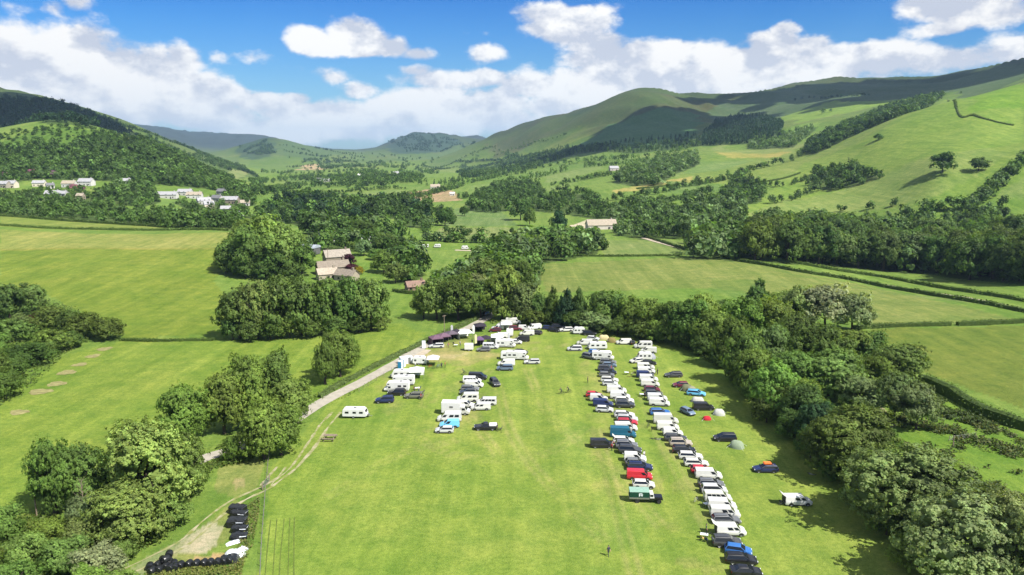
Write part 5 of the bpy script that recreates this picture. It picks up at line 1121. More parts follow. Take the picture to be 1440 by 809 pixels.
SINGLES = [
 (500,586.5,'caravan','white',0,'long white caravan standing alone beside the lane on the left'),
 (541,566,'suv','navy',181,'dark navy off-roader with pale back parked nearest the lane'),
 (582,559.5,'estate','olive grey',182,'olive grey estate car parked alone right of the lane side row'),
 (683,604,'pickup','black',181,'black pickup with a white bed cover, alone in the field'),
 (676,576,'combi_van','white',182,'white van with nose to the left beside its twin'),
 (684,569,'window_van','white',182,'white van half hidden behind the front white one'),
 (696,541.5,'suv','dark grey',-72,'dark grey off-roader parked end-on right of the middle row'),
 (748,511.5,'estate','white',182,'white estate car alone in the open upper field'),
 (614,489,'estate','silver',182,'silver estate car parked in front of the dark gazebos'),
 (846,628.5,'van','black',-2,'black panel van alone left of the inner right row'),
 (947,530,'estate','dark grey',182,'dark estate car alone above the cluster of tents'),
 (957,544,'hatch','maroon',182,'maroon hatchback beside the olive dome tent'),
 (989,576,'van','black',-3,'black van parked below the blue and grey tents'),
 (967,582,'hatch','blue-grey',-62,'blue-grey hatchback parked end-on left of the black van'),
 (979,556,'estate','sky blue',-14,'bright blue estate car between the olive and the pale tents'),
 (1019,619.5,'mpv','black',180,'black people carrier parked alone above the green tent'),
 (1076,663,'estate','navy',181,'navy estate car with roof load by the wooded bank'),
 (1121,709,'open_van','white',-2,'white van with raised tailgate alone by the wooded bank'),
 (684,444,'suv','dark grey',60,'dark vehicle coming down the lane under the far trees'),
]
def place_model(px, py, key, colour, heading, label, group):
    g = G(px, py); X, Y = g[0], g[1]; z = float(gz(X, Y))
    t = thing(NAMES[key], label, CATS[key], (X, Y, z+.02), R(heading+random.uniform(-2.5,2.5)), group)
    c = np.array(PC[colour])*random.uniform(.82,1.06)*np.array([1, 1, random.uniform(.93,1.0)])
    s = random.uniform(.975,1.025); k_ = .97 if key in ('van','window_van','combi_van','open_van','motorhome','caravan','small_caravan') else .93 if key == 'tall_van' else 1
    t.scale = (s*k_, s*k_, s*k_*(.9 if CATS[key] != 'car' else .96))
    for name, me, paint, loc in MODELS[key]:
        o = link(name, me, t, loc)
        o.color = (*(c if paint is True else paint if paint is not None else (1,1,1)), 1)
    return t
def build_vehicles():
    build_models()
    for row, L in ROWS.items():
        ents = sorted(L, key=lambda e: -e[1]); prev = None
        for i, (px, py, key, col, hd) in enumerate(ents):
            d = f'{col} {NOUN[key]}'
            if row == 'far end crowd':
                lab = f'{d} in the far end crowd, {ordinal(i)} nearest of that crowd'
            elif prev is None: lab = f'{d} at the near end of the {row}'
            else: lab = f'{d} behind {prev}, {ordinal(i)} from near end of {row}'
            place_model(px, py, key, col, hd, lab, 'vehicles parked in the show field')
            prev = d
    for px, py, key, col, hd, lab in SINGLES: place_model(px, py, key, col, hd, lab, 'vehicles parked in the show field')

# ------------------------------------------------------------------ tents, gazebos, people, bicycles and small things
def dome_mesh(name, L, W, H, mat='coloured_cloth', tunnel=False):
    m = MB(); rings = []; n = 12
    xs = np.linspace(-1, 1, 9)
    for x in xs:
        f = math.sqrt(max(0, 1-x*x)) if not tunnel else max(0, 1-abs(x)**3.5)**.6
        f = max(f, .03); sag = 1-.05*math.cos(x*math.pi*2)
        rings.append([(x*L/2, math.cos(a)*W/2*(f**.7), math.sin(a)*H*f*sag) for a in np.linspace(0, math.pi, n)])
    m.loft(rings, 0); return m.mesh(name, [mat], angle=60)
def build_tents():
    fly = dome_mesh('flysheet', 3.4, 2.8, 1.75); tun = dome_mesh('flysheet', 5.0, 3.0, 2.0, tunnel=True); small = dome_mesh('flysheet', 2.6, 2.0, 1.15)
    door = MB().add([(1.05,-.5,.03),(1.72,0,.03),(1.05,.5,.03),(.8,0,1.35),(1.0,-.5,.03)], [(0,1,3),(1,2,3)]).mesh('doorway', ['black_trim'])
    guy = MB()
    for sx in (-1,1):
        for sy in (-1,1): guy.cyl((sx*1.1,sy*.9,.8),(sx*1.9,sy*1.7,0),.015,n=4)
    guy = guy.mesh('guy_rope', ['white_plastic'])
    T = [(966,549,fly,(.12,.13,.07),-15,1.15,'olive dome tent beside the maroon hatchback'),(972,551,fly,(.2,.2,.13),30,1.0,'khaki dome tent below the olive one'),
         (981,565,tun,(.38,.37,.34),-8,.75,'pale grey tunnel tent above the black van'),(978,553,small,(.02,.25,.5),-5,1.2,'bright blue tent left of pale grey tunnel tent'),
         (994,590,small,(.36,.02,.03),0,.9,'small red dome tent on the open grass'),(1011,583,fly,(.4,.41,.37),-20,.95,'white dome tent right of the small red tent'),
         (1036,629,fly,(.2,.25,.17),-30,1.05,'pale green dome tent below the black people carrier'),
         (916,504,fly,(.22,.23,.26),60,1.0,'grey awning tent behind the upper white caravan'),(849,477,tun,(.42,.36,.2),-6,.85,'beige tunnel tent at the far field edge'),(860,481,fly,(.17,.14,.05),-10,1.05,'khaki dome tent at the far field edge')]
    for px, py, me, c, hd, s, lab in T:
        g = G(px, py); t = thing('camping_tent', lab, 'tent', (g[0], g[1], float(gz(g[0],g[1]))+.01), R(hd), 'tents pitched in the show field'); t.scale = (s*.88,s*.88,s*.82)
        link('flysheet', me, t, color=c)
        if me is fly: link('doorway', door, t)
        link('guy_rope', guy, t)
    # pop-up gazebos: four legs and a pyramid roof
    leg = MB().cyl((0,0,0),(0,0,2.1),.03,n=6).mesh('leg', ['steel'])
    roof = MB().loft([[(-1.5,-1.5,1.95),(1.5,-1.5,1.95),(1.5,1.5,1.95),(-1.5,1.5,1.95)],[(-1.5,-1.5,2.15),(1.5,-1.5,2.15),(1.5,1.5,2.15),(-1.5,1.5,2.15)],[(-.05,-.05,3.0),(.05,-.05,3.0),(.05,.05,3.0),(-.05,.05,3.0)]],0).mesh('roof', ['coloured_cloth'], angle=20)
    wall = MB().box((0,1.47,1.0),(2.9,.03,1.95)).mesh('side_wall', ['coloured_cloth']); wall2 = MB().box((-1.47,0,1.0),(.03,2.9,1.95)).mesh('side_wall', ['coloured_cloth']); tab = MB().box((0,-.9,.75),(1.8,.7,.05)).box((-.8,-.9,.37),(.05,.6,.72)).box((.8,-.9,.37),(.05,.6,.72))
    D = (.03,.025,.035)
    for px, py, c, sx, hd, wl, lab in [(613,484,(.12,.07,.1),1.25,25,1,'dark purple gazebo nearest the turning by the lane'),(624,481,(.13,.08,.11),1.25,25,1,'dark purple gazebo, second from the turning by lane'),(635,477.5,(.1,.08,.1),1.2,25,1,'dark gazebo next to the white marquee'),(642,475,D,1.0,25,1,'small black gazebo tucked beside the white marquee'),
        (653,475.5,(.75,.75,.73),1.5,20,1,'white marquee gazebo beside the tall feather flags'),(675,466,D,1.35,10,1,'black gazebo alone near the top of the lane'),(674,486,(.1,.06,.13),1.0,5,1,'purple gazebo behind the grey hatchback'),(683,484.5,D,1.1,0,0,'black gazebo behind the silver window van'),
        (699,481.5,(.7,.7,.68),1.3,0,1,'white awning gazebo behind the upper motorhome'),(586,531,(.72,.72,.7),1.35,5,1,'white awning gazebo attached to the lane side caravan'),(609,513.5,(.6,.58,.56),1.15,0,0,'pale gazebo with bicycles leaning in front'),(712,463.5,(.75,.75,.73),1.2,0,1,'white gazebo in the middle of the far crowd')]:
        g = G(px, py); t = thing('pop_up_gazebo', lab, 'gazebo', (g[0], g[1], float(gz(g[0],g[1]))), R(hd), 'gazebos in the show field'); t.scale = (sx,sx,1)
        link('roof', roof, t, color=c)
        for x in (-1.45,1.45):
            for y in (-1.45,1.45): link('leg', leg, t, (x,y,0))
        if wl: link('side_wall', wall, t, color=tuple(np.array(c)*.9)); link('side_wall', wall2, t, color=tuple(np.array(c)*.9))
    # feather flags, sign board, toilet, picnic table
    fl = MB(); P = [(0,.0),(.0,3.6),(.15,3.95),(.45,4.05),(.72,3.7),(.75,3.0),(.72,1.2),(.05,1.0)]
    fl.loft([[(x,-.012,z) for x,z in P[1:]],[(x,.012,z) for x,z in P[1:]]],0); flm = fl.mesh('banner', ['coloured_cloth']); pole = MB().tube([(0,0,0),(0,0,3.6),(.15,0,3.97),(.45,0,4.07)],[.025,.02,.015,.012]).mesh('pole', ['steel'])
    for px, py, c, lab in [(664.5,474,(.78,.78,.74),'tall white feather flag beside the white marquee'),(667.5,488,(.76,.72,.4),'yellowish white feather flag by the small white trailer'),(634,474,(.7,.7,.7),'white feather flag behind the dark gazebos'),(714,486,(.75,.75,.72),'slim white feather flag among the far end vans')]:
        g = G(px, py); t = thing('feather_flag', lab, 'flag', (g[0], g[1], float(gz(g[0],g[1]))), R(random.uniform(-25,25)), 'feather flags'); link('banner', flm, t, color=c); link('pole', pole, t)
    g = G(596, 490); t = thing('sign_board', 'tall white blank sign board standing at the field turning', 'sign', tuple(g), R(5)); link('panel', MB().box((0,0,1.25),(1.1,.25,2.3)).mesh('panel', ['white_plastic'], .03), t); link('base', MB().box((0,0,.06),(1.3,.6,.12)).mesh('base', ['steel']), t)
    for (px, py, lab) in [(563.5,519,'blue fronted portable toilet beside the lane side caravans'),(567,516,'second portable toilet just behind the blue fronted one')]:
        g = G(px, py); t = thing('portable_toilet', lab, 'portable toilet', tuple(g), R(-15), 'portable toilets')
        link('cabin', MB().box((0,0,1.12),(1.1,1.1,2.2)).mesh('cabin', ['white_plastic'], .04), t); link('door', MB().box((-.1,-.565,1.1),(.95,.04,2.0)).mesh('door', ['coloured_cloth']), t, color=(.03,.22,.42)); link('roof', MB().box((0,0,2.28),(1.16,1.16,.12)).mesh('roof', ['white_plastic'], .05), t)
    g = G(571,511); t = thing('storage_cabin', 'long low white cabin behind the portable toilets', 'cabin', tuple(g), R(28)); link('body', MB().box((0,0,1.0),(3.6,1.5,2.0)).mesh('body', ['white_plastic'], .04), t); link('door', MB().box((.8,-.76,.95),(.8,.03,1.7)).mesh('door', ['steel']), t)
    def table(px, py, s, lab, group=None):
        g = G(px, py); t = thing('picnic_table', lab, 'table', (g[0],g[1],float(gz(g[0],g[1]))), R(random.uniform(-6,6)), group); t.scale = (s,s,s)
        m = MB(); [m.box((0,y,.74),(1.8,.17,.045)) for y in (-.3,-.1,.1,.3)]; link('table_top', m.mesh('table_top', ['aged_wood']), t)
        for y in (-.72,.72): link('bench', MB().box((0,y,.45),(1.8,.26,.045)).mesh('bench', ['aged_wood']), t)
        for x in (-.65,.65):
            q = MB(); q.tube([(x,-.75,0),(x,-.2,.72)],[.045,.045],4); q.tube([(x,.75,0),(x,.2,.72)],[.045,.045],4); q.box((x,0,.4),(.05,1.6,.09)); link('trestle_leg', q.mesh('trestle_leg', ['aged_wood']), t)
    table(464,619,1.5,'wooden picnic table alone below the long white caravan')
    def ftable(px, py, lab):
        g = G(px, py); t = thing('folding_table', lab, 'table', (g[0],g[1],float(gz(g[0],g[1]))), R(random.uniform(-30,30)), 'camping tables'); link('table_top', MB().box((0,0,.7),(1.2,.7,.04)).mesh('table_top', ['white_plastic']), t)
        for x in (-.5,.5):
            for y in (-.28,.28): link('leg', MB().cyl((x,y,0),(x,y,.69),.02,n=5).mesh('leg', ['steel']), t)
    for px, py, lab in [(587,549,'folding camping table beside the lane side motorhomes'),(881,527,'folding camping table right of the inner right row'),(994,713,'folding camping table behind the white window van'),(990,757,'folding camping table behind the near open white van'),(903,558,'folding camping table behind the dark grey off-roader'),(641,488,'folding table in front of the white marquee')]: ftable(px, py, lab)
def build_chairs():
    seat = MB().box((0,0,.42),(.5,.5,.04)).mesh('seat', ['coloured_cloth'], .015); back = MB().add([(-.24,-.25,.42),(-.24,.25,.42),(-.36,.25,.92),(-.36,-.25,.92),(-.27,-.25,.42),(-.27,.25,.42),(-.39,.25,.92),(-.39,-.25,.92)],[(0,1,2,3),(7,6,5,4),(0,4,5,1),(1,5,6,2),(2,6,7,3),(3,7,4,0)]).mesh('backrest', ['coloured_cloth']); leg = MB().cyl((0,0,0),(0,0,.44),.018,n=5).mesh('leg', ['steel'])
    for px, py, hd, c, lab in [(590,548,200,(.05,.09,.2),'blue camping chair at the lane side table'),(583,548,20,(.25,.05,.04),'red camping chair at the lane side table'),(595,553,150,(.1,.1,.1),'black camping chair near the olive grey estate'),(884,526,180,(.5,.35,.05),'yellow camping chair right of the dark parked cars'),(889,527,160,(.35,.3,.25),'pale camping chair right of the dark parked cars'),
        (990,711,0,(.05,.12,.08),'green camping chair behind the white window van'),(988,760,30,(.4,.3,.1),'tan camping chair behind the near open van'),(993,762,60,(.05,.06,.1),'dark camping chair behind the near open van'),(901,556,0,(.45,.45,.42),'pale camping chair behind the dark grey off-roader'),(862,625,20,(.2,.05,.04),'red camping chair behind the open white estate'),(1098,708,-20,(.04,.05,.05),'dark camping chair behind the open van by bank'),(630,487,90,(.3,.3,.3),'grey camping chair before the dark gazebos'),(638,485,80,(.06,.06,.08),'dark camping chair before the dark gazebos'),(704,605,160,(.1,.1,.1),'black camping chair right of the black pickup')]:
        g = G(px, py); t = thing('camping_chair', lab, 'chair', (g[0],g[1],float(gz(g[0],g[1]))), R(hd), 'camping chairs'); link('seat', seat, t, color=c); link('backrest', back, t, color=c)
        for x in (-.22,.22):
            for y in (-.22,.22): link('leg', leg, t, (x,y,0))
def skin_person(name, pose, top, legs):
    """one continuous body from a jointed skeleton; materials by region"""
    J, E, rad = [], [], []
    def v(p, r): J.append(p); rad.append(r); return len(J)-1
    def e(a, b): E.append((a, b))
    lift = {'stand':(0,0),'walk':(.28,-.28),'ride':(.45,.1)}[pose]; lean = .0 if pose != 'ride' else .35; zb = .94 if pose != 'ride' else 1.0
    pel = v((0,0,zb), .135); wa = v((lean*.25,0,zb+.17), .12); ch = v((lean*.7,0,zb+.36), .145); nk = v((lean*.95,0,zb+.53), .06); hd0 = v((lean*1.05+.01,0,zb+.62), .085); hd1 = v((lean*1.1+.015,0,zb+.72), .1); hd2 = v((lean*1.1,0,zb+.79), .07)
    for a, b in ((pel,wa),(wa,ch),(ch,nk),(nk,hd0),(hd0,hd1),(hd1,hd2)): e(a,b)
    ns = v((lean*1.1+.115,0,zb+.685), .016); e(hd1, ns)
    for s, lf in ((-1,lift[0]),(1,lift[1])):
        hp = v((0,s*.1,zb-.06), .1); kn = v((lf*.55+.02,s*.11,zb-.46+abs(lf)*.1), .062); an = v((lf*.95-(.1 if pose=='walk' and lf<0 else 0),s*.11,max(.08,zb-.86+abs(lf)*.12)), .043); toe = v((lf*.95+.17-(.1 if pose=='walk' and lf<0 else 0),s*.12,max(.045,zb-.9+abs(lf)*.12)), .034)
        e(pel,hp); e(hp,kn); e(kn,an); e(an,toe)
        sh = v((lean*.85,s*.19,zb+.44), .068)
        if pose == 'ride': el = (lean*.85+.2,s*.25,zb+.2); wr = (lean*.85+.42,s*.24,zb+.1); fd = Vector((.9,0,-.4))
        else: sw = -lf*.5; el = (sw*.4-.02,s*.25,zb+.17); wr = (sw*.9+.05,s*.27,zb-.07); fd = Vector((.25,0,-1))
        el = v(el, .047); wr_i = v(wr, .034); pm = v(tuple(Vector(wr)+fd.normalized()*.07), .036); e(ch,sh); e(sh,el); e(el,wr_i); e(wr_i,pm)
        for k, l in enumerate((.065,.08,.085,.07)):
            o = Vector((.0 if pose!='ride' else 0,0,0)); lat = Vector((1,0,.2)) if pose != 'ride' else Vector((0,1,0)); b0 = Vector(wr)+fd.normalized()*.095+lat.normalized()*(.03-.02*k)
            f1 = v(tuple(b0), .01); f2 = v(tuple(b0+fd.normalized()*l*.55+Vector((0,-s*.008,0))), .009); f3 = v(tuple(b0+fd.normalized()*l*.9+Vector((0,-s*.028,0))), .008); e(pm,f1); e(f1,f2); e(f2,f3)
        th = v(tuple(Vector(wr)+fd.normalized()*.055+Vector((.045,-s*.01,0))), .01); th2 = v(tuple(Vector(wr)+fd.normalized()*.09+Vector((.06,-s*.02,0))), .009); e(wr_i,th); e(th,th2)
    me = bpy.data.meshes.new(name); me.from_pydata(J, E, []); o = bpy.data.objects.new(name, me); COL.objects.link(o)
    md = o.modifiers.new('s', 'SKIN'); md.use_smooth_shade = True
    for i, q in enumerate(me.skin_vertices[0].data): q.radius = (rad[i], rad[i]); q.use_root = (i == 0)
    o.modifiers.new('u', 'SUBSURF').levels = 1; o.modifiers['u'].render_levels = 1
    dg = bpy.context.evaluated_depsgraph_get(); out = bpy.data.meshes.new_from_object(o.evaluated_get(dg)); bpy.data.objects.remove(o); bpy.data.meshes.remove(me)
    out.name = name; out.materials.clear()
    for mm in ('skin', top, legs, 'black_trim'): out.materials.append(MAT[mm])
    for p in out.polygons:
        c = p.center
        p.material_index = 3 if c.z < .1 else 2 if c.z < zb+.02 and abs(c.y) < .2 else 1 if c.z < zb+.53 and (abs(c.y) < .27 and c.z > zb+.14 or abs(c.y) < .2) else 0
    hr = MB(); rings = []
    for i in range(6):
        a = i/5*math.pi/2; rings.append([(lean*1.1-.01+.106*math.cos(a)*math.cos(t), .1*math.cos(a)*math.sin(t), zb+.72+.118*math.sin(a)) for t in np.linspace(0,2*math.pi,12,endpoint=False)])
    hr.loft(rings, 0); hair = hr.mesh('hair', ['black_trim'])
    ey = MB()
    for s in (-1,1): ey.box((lean*1.1+.108, s*.035, zb+.71), (.012,.02,.012))
    return out, hair, ey.mesh('eyes', ['black_trim'])
def bike_mesh():
    P = []
    wm = MB().torus((0,0,0), .33, .022, n=20, k=5)
    for k in range(10): a = 2*math.pi*k/10; wm.cyl((0,0,0),(.33*math.cos(a),0,.33*math.sin(a)),.004,n=3)
    wm.cyl((0,-.04,0),(0,.04,0),.03,n=8); wm = wm.mesh('wheel', ['tyre_rubber'])
    P += [('wheel', wm, (-.52,0,.35)), ('wheel', wm, (.55,0,.35))]
    f = MB(); A = {'bb':(-.1,0,.32),'st':(-.28,0,.86),'hd':(.38,0,.82),'h2':(.34,0,.95),'ra':(-.52,0,.35),'fa':(.55,0,.35)}
    for a, b in (('bb','st'),('st','hd'),('bb','hd'),('ra','bb'),('ra','st'),('h2','fa')): f.cyl(A[a],A[b],.024,n=6)
    P.append(('frame', f.mesh('frame', ['car_paint']), (0,0,0)))
    P.append(('saddle', MB().loft([[(-.42,-.07,.9),(-.42,.07,.9),(-.42,.07,.94),(-.42,-.07,.94)],[(-.18,-.02,.9),(-.18,.02,.9),(-.18,.02,.93),(-.18,-.02,.93)]],0).mesh('saddle', ['black_trim']), (0,0,0)))
    P.append(('handlebar', MB().tube([(.36,-.33,1.0),(.36,-.1,.97),(.36,.1,.97),(.36,.33,1.0)],[.016]*4).mesh('handlebar', ['black_trim']), (0,0,0)))
    return P
def build_people():
    plain('jersey_dark', (.03,.035,.05), rough=.9); plain('jersey_red', (.35,.04,.04), rough=.9); plain('jersey_pale', (.5,.5,.48), rough=.9); plain('trousers_dark', (.025,.028,.035), rough=.9); plain('trousers_blue', (.06,.09,.16), rough=.9)
    plain('jersey_green', (.06,.12,.07), rough=.9)
    kinds = {}
    for pose in ('stand','walk','ride'):
        for top, leg in (('jersey_dark','trousers_dark'),('jersey_red','trousers_dark'),('jersey_pale','trousers_blue'),('jersey_green','trousers_dark')):
            kinds[pose,top] = None
    bike = bike_mesh()
    def person(px, py, pose, top, hd, lab, dz=0):
        if kinds.get((pose,top)) is None: kinds[pose,top] = skin_person('person', pose, top, 'trousers_blue' if top == 'jersey_pale' else 'trousers_dark')
        body, hair, eyes = kinds[pose,top]; g = G(px, py)
        t = link('person', body, loc=(g[0],g[1],float(gz(g[0],g[1]))-.01+dz), rot=(0,0,R(hd))); tag(t, lab, 'person', 'people in the show field'); link('hair', hair, t); link('eyes', eyes, t); return t
    def cycle(px, py, hd, c, lab, lay=False):
        g = G(px, py); t = thing('bicycle', lab, 'bicycle', (g[0],g[1],float(gz(g[0],g[1]))), R(hd), 'bicycles in the show field')
        t.rotation_euler = (R(84) if lay else R(-8), 0, R(hd))
        if lay: t.location.z += .06
        for n, me, loc in bike:
            o = link(n, me, t, loc); o.color = (*c,1)
    for px, py, hd, top, lab in [(790,554.5,178,'jersey_dark','left of the two cyclists riding across the open field'),(800,552.5,190,'jersey_dark','right of the two cyclists riding across the open field'),(653,527,200,'jersey_green','cyclist riding across the grass above the middle row')]:
        person(px, py, 'ride', top, hd, 'dark dressed '+lab if 'jersey_dark' == top else 'green dressed '+lab)
        g = G(px, py); cycle(px, py, hd, (.03,.03,.03), 'dark bicycle under the '+lab.replace(' riding','').replace('of the two ','of two '))
    for px, py, pose, top, hd, lab in [(855.5,782,'walk','jersey_dark',-70,'dark dressed person walking alone in the near empty field'),(592,562.5,'stand','jersey_red',180,'person in a red top behind the olive grey estate car'),(905.5,645,'stand','jersey_pale',-60,'person in a pale top right of the white small van'),(826.5,538.5,'stand','jersey_dark',10,'dark dressed person left of the inner right row'),
        (924.5,527,'stand','jersey_dark',200,'dark dressed person right of the outer row top'),(699.5,606,'stand','jersey_dark',170,'dark dressed person behind the black pickup'),(859.5,522,'stand','jersey_red',-30,'person in a red top among the dark parked cars'),(584,517,'stand','jersey_pale',120,'person in a pale top by the lane side caravan'),
        (626,517,'stand','jersey_red',180,'person in a red top right of the pale gazebo'),(621,518,'stand','jersey_dark',90,'dark dressed person right of the pale gazebo'),(589,552,'stand','jersey_pale',150,'person in a pale top at the lane side table'),(583,551,'stand','jersey_dark',0,'dark dressed person at the lane side table'),
        (664,484,'stand','jersey_dark',90,'dark dressed person in front of the white marquee'),(631,489,'stand','jersey_red',0,'person in a red top before the dark gazebos'),(647,487,'stand','jersey_pale',45,'person in a pale top before the white marquee'),
        (860,634,'stand','jersey_red',40,'person in a red top behind the open white estate'),(852,586,'walk','jersey_pale',0,'person in a pale top below the silver hatchback'),(984,692,'stand','jersey_dark',20,'dark dressed person behind the silver people carrier'),(993,751,'stand','jersey_green',0,'person in green behind the near open van'),(1086,664,'stand','jersey_pale',200,'person in a pale top behind the navy estate'),(906,560,'stand','jersey_dark',20,'dark dressed person behind the dark grey off-roader')]:
        if lab.startswith('person in a pale top below'): continue
        person(px, py, pose, top, hd, lab)
    for px, py, hd, c, lab, lay in [(912,601,60,(.02,.02,.02),'black bicycle standing behind the tall white van',0),(917,606,75,(.02,.02,.02),'black bicycle nearest the tall white van back',0),(918,616,10,(.05,.05,.05),'grey bicycle lying on the grass between the rows',1),(924,617,30,(.4,.4,.4),'pale bicycle lying on the grass between the rows',1),
        (605,518,5,(.4,.03,.03),'red bicycle leaning by the pale gazebo',0),(612,519,-8,(.03,.03,.03),'black bicycle leaning by the pale gazebo',0),(617,517,15,(.05,.1,.3),'blue bicycle leaning by the pale gazebo',0),
        (1101,711,10,(.02,.02,.02),'black bicycle behind the open white van by the bank',0),(979,707,40,(.3,.3,.3),'pale bicycle behind the white window van',0),(1142,666,-35,(.4,.4,.4),'pale bicycle lying in the shade of the bank',1),
        (996,757,20,(.03,.03,.03),'black bicycle behind the near open white van',0),(947,637,70,(.35,.1,.05),'orange bicycle on the back of the black estate',0),(885,529,20,(.3,.2,.03),'yellow bicycle right of the inner right row',1),(702,608,-50,(.02,.02,.02),'black bicycle leaning behind the black pickup',0)]: cycle(px, py, hd, c, lab, lay)
    # roof load on the navy estate: a strapped orange bag
    g = G(1076,663); tag(link('roof_bag', MB().box((0,0,.22),(1.5,.95,.36)).mesh('roof_bag', ['orange_cloth'], .12), loc=(g[0]+.3,g[1],float(gz(g[0],g[1]))+1.47)), 'orange bag strapped on the roof of the navy estate', 'bag')
def build_farmstuff():
    bale = MB(); n = 16
    ring = lambda r, x: [(x, r*math.cos(2*math.pi*k/n), r*math.sin(2*math.pi*k/n)) for k in range(n)]
    bale.loft([ring(.34,-.52), ring(.48,-.5), ring(.53,-.42), ring(.56,-.1), ring(.55,.15), ring(.53,.42), ring(.48,.5), ring(.34,.52)],0); bm_ = bale.mesh('wrapped_bale', ['black_plastic'], angle=50)
    k = 0; heap = [(211,799,0),(222,797,0),(224,803,0),(233,799,0),(240,801,0),(245,795,0),(214,805,0),(229,790,0),(238,793,0),(234,796,.95),(239,789,.95),(246,800,0)]
    for i, (px, py, dz) in enumerate(heap):
        g = G(px, py+2); o = link('wrapped_bale', bm_, loc=(g[0],g[1],float(gz(g[0],g[1]))+.52+dz*.85), rot=(R(random.uniform(0,90)), R(random.uniform(-3,3)), R(random.uniform(50,110))))
        tag(o, f'black wrapped round bale in the bale heap, {ordinal(i)} of twelve' if dz == 0 else ('left' if px < 237 else 'right')+' one of two black bales lying on top of the heap', 'bale', 'black wrapped bales')
    for i, (px, py) in enumerate([(254,799),(266,797.5),(276,797),(287,796),(296,795.5),(306,795),(315,793),(323,792)]):
        g = G(px, py); o = link('wrapped_bale', bm_, loc=(g[0],g[1],float(gz(g[0],g[1]))+.52), rot=(R(random.uniform(0,90)), 0, R(random.uniform(70,100)))); tag(o, f'black wrapped round bale in the row before the gravel, {ordinal(i)} from left', 'bale', 'black wrapped bales')
    # crates / stacked pallets under black sheets, crumpled white sheets
    def sheet(px, py, a, b, h, mat, lab, rz=0):
        nx, ny = 9, 7; V, F = [], []
        for j in range(ny):
            for i in range(nx):
                u = i/(nx-1)*2-1; v_ = j/(ny-1)*2-1; e = max(abs(u), abs(v_)); V.append((u*a/2, v_*b/2, h*(1-e**4)*(.75+.4*random.random())+.02))
        for j in range(ny-1):
            for i in range(nx-1): F.append((j*nx+i, j*nx+i+1, (j+1)*nx+i+1, (j+1)*nx+i))
        m = MB().add(V, F); m.quad([V[0],V[(ny-1)*nx],V[-1],V[nx-1]]); me = m.mesh('plastic_sheet', [mat], angle=25); g = G(px, py); tag(link('plastic_sheet', me, loc=(g[0],g[1],float(gz(g[0],g[1]))+.01), rot=(0,0,R(rz))), lab, 'plastic sheet', 'silage sheets on the yard')
    sheet(331,780,3.0,2.4,.7,'white_plastic','large crumpled white plastic sheet beside the black sheets',20); sheet(341,774,1.6,1.4,.45,'white_plastic','smaller crumpled white sheet right of the large one',70); sheet(322,789,3.0,2.0,.9,'black_plastic','crumpled black plastic sheet at the end of the bale row',15); sheet(328,764,2.2,1.0,.3,'white_plastic','flat strip of white plastic left of the open crates',35)
    for i, (px, py, a, b, h, lab) in enumerate([(335,721,2.6,1.6,1.2,'farthest black covered crate in the yard stack'),(337,728,2.6,1.4,1.1,'second black covered crate in the yard stack'),(334,739,2.8,2.0,1.15,'wide black covered crate in the yard stack'),(338,748,2.4,1.3,.9,'low black covered crate near the white sheets'),(337,757,2.4,1.4,.7,'nearest open black crate with pale rim')]):
        g = G(px, py); t = thing('yard_crate', lab, 'crate', (g[0],g[1],float(gz(g[0],g[1]))), R(random.uniform(-14,14)), 'crates in the yard'); link('box', MB().box((0,0,h/2),(a,b,h)).mesh('box', ['black_plastic'], .08), t)
        nx, ny = 8, 5; V = [((u/(nx-1)-.5)*a*1.04, (v_/(ny-1)-.5)*b*1.06, h+.03+.12*random.random()-(.35 if v_ in (0,ny-1) else 0)*random.random()) for v_ in range(ny) for u in range(nx)]
        link('cover_sheet', MB().add(V, [(q*nx+p, q*nx+p+1, (q+1)*nx+p+1, (q+1)*nx+p) for q in range(ny-1) for p in range(nx-1)]).mesh('cover_sheet', ['black_plastic'], angle=20), t)
        link('rim', MB().box((a*.46,0,h*.9),(.16,b*.95,.1)).box((a*.25,-b*.5,h*.85),(a*.42,.1,.12)).mesh('rim', ['white_plastic'], .02), t)
    # fence with gate
    def fence(lab, pix, step, h=1.15, wires=4, name='wire_fence'):
        line = resample([G(*p) for p in pix], step); t = thing(name, lab, 'fence', (line[0][0], line[0][1], float(gz(*line[0]))), 0)
        pm = MB().cyl((0,0,-.2),(0,0,h),.06,.05,n=6).mesh('post', ['aged_wood']); l0 = Vector(t.location)
        pts = [Vector((p[0],p[1],float(gz(p[0],p[1]))))-l0 for p in line]
        for p in pts: link('post', pm, t, tuple(p), (R(random.uniform(-4,4)),R(random.uniform(-4,4)),0))
        w = MB()
        for k in range(wires):
            w.tube([p+Vector((0,0,h*(k+1)/(wires+.4))) for p in pts], [.012]*len(pts), 4)
        link('wire', w.mesh('wire', ['steel']), t)
    fence('wire fence with old posts along the left side of the show field', [(379,636),(377,655),(375,676)], 2.6); fence('wire fence between the bale yard and the show field', [(373.5,690),(371,725),(368,765),(366,812),(364,850)], 2.6)
    fence('post and wire fence along the field side of the lane', [(505,551),(540,529),(560,517)], 4, 1.1, 3); fence('post and wire fence beside the upper lane and bank', [(640,474),(662,464),(684,452),(690,446)], 5, 1.1, 3)
    g = G(374.3,683); t = thing('field_gate', 'closed metal field gate where the dirt track meets the fence', 'gate', tuple(g), R(88)); m = MB()
    for z in (.2,.42,.66,.92,1.2): m.cyl((-1.6,0,z),(1.6,0,z),.03,n=6)
    for x in (-1.6,0,1.6): m.cyl((x,0,.2),(x,0,1.2),.03,n=6)
    link('bars', m.mesh('bars', ['steel']), t); [link('post', MB().cyl((x,0,-.2),(x,0,1.5),.1,n=8).mesh('post', ['aged_wood']), t) for x in (-1.75,1.75)]
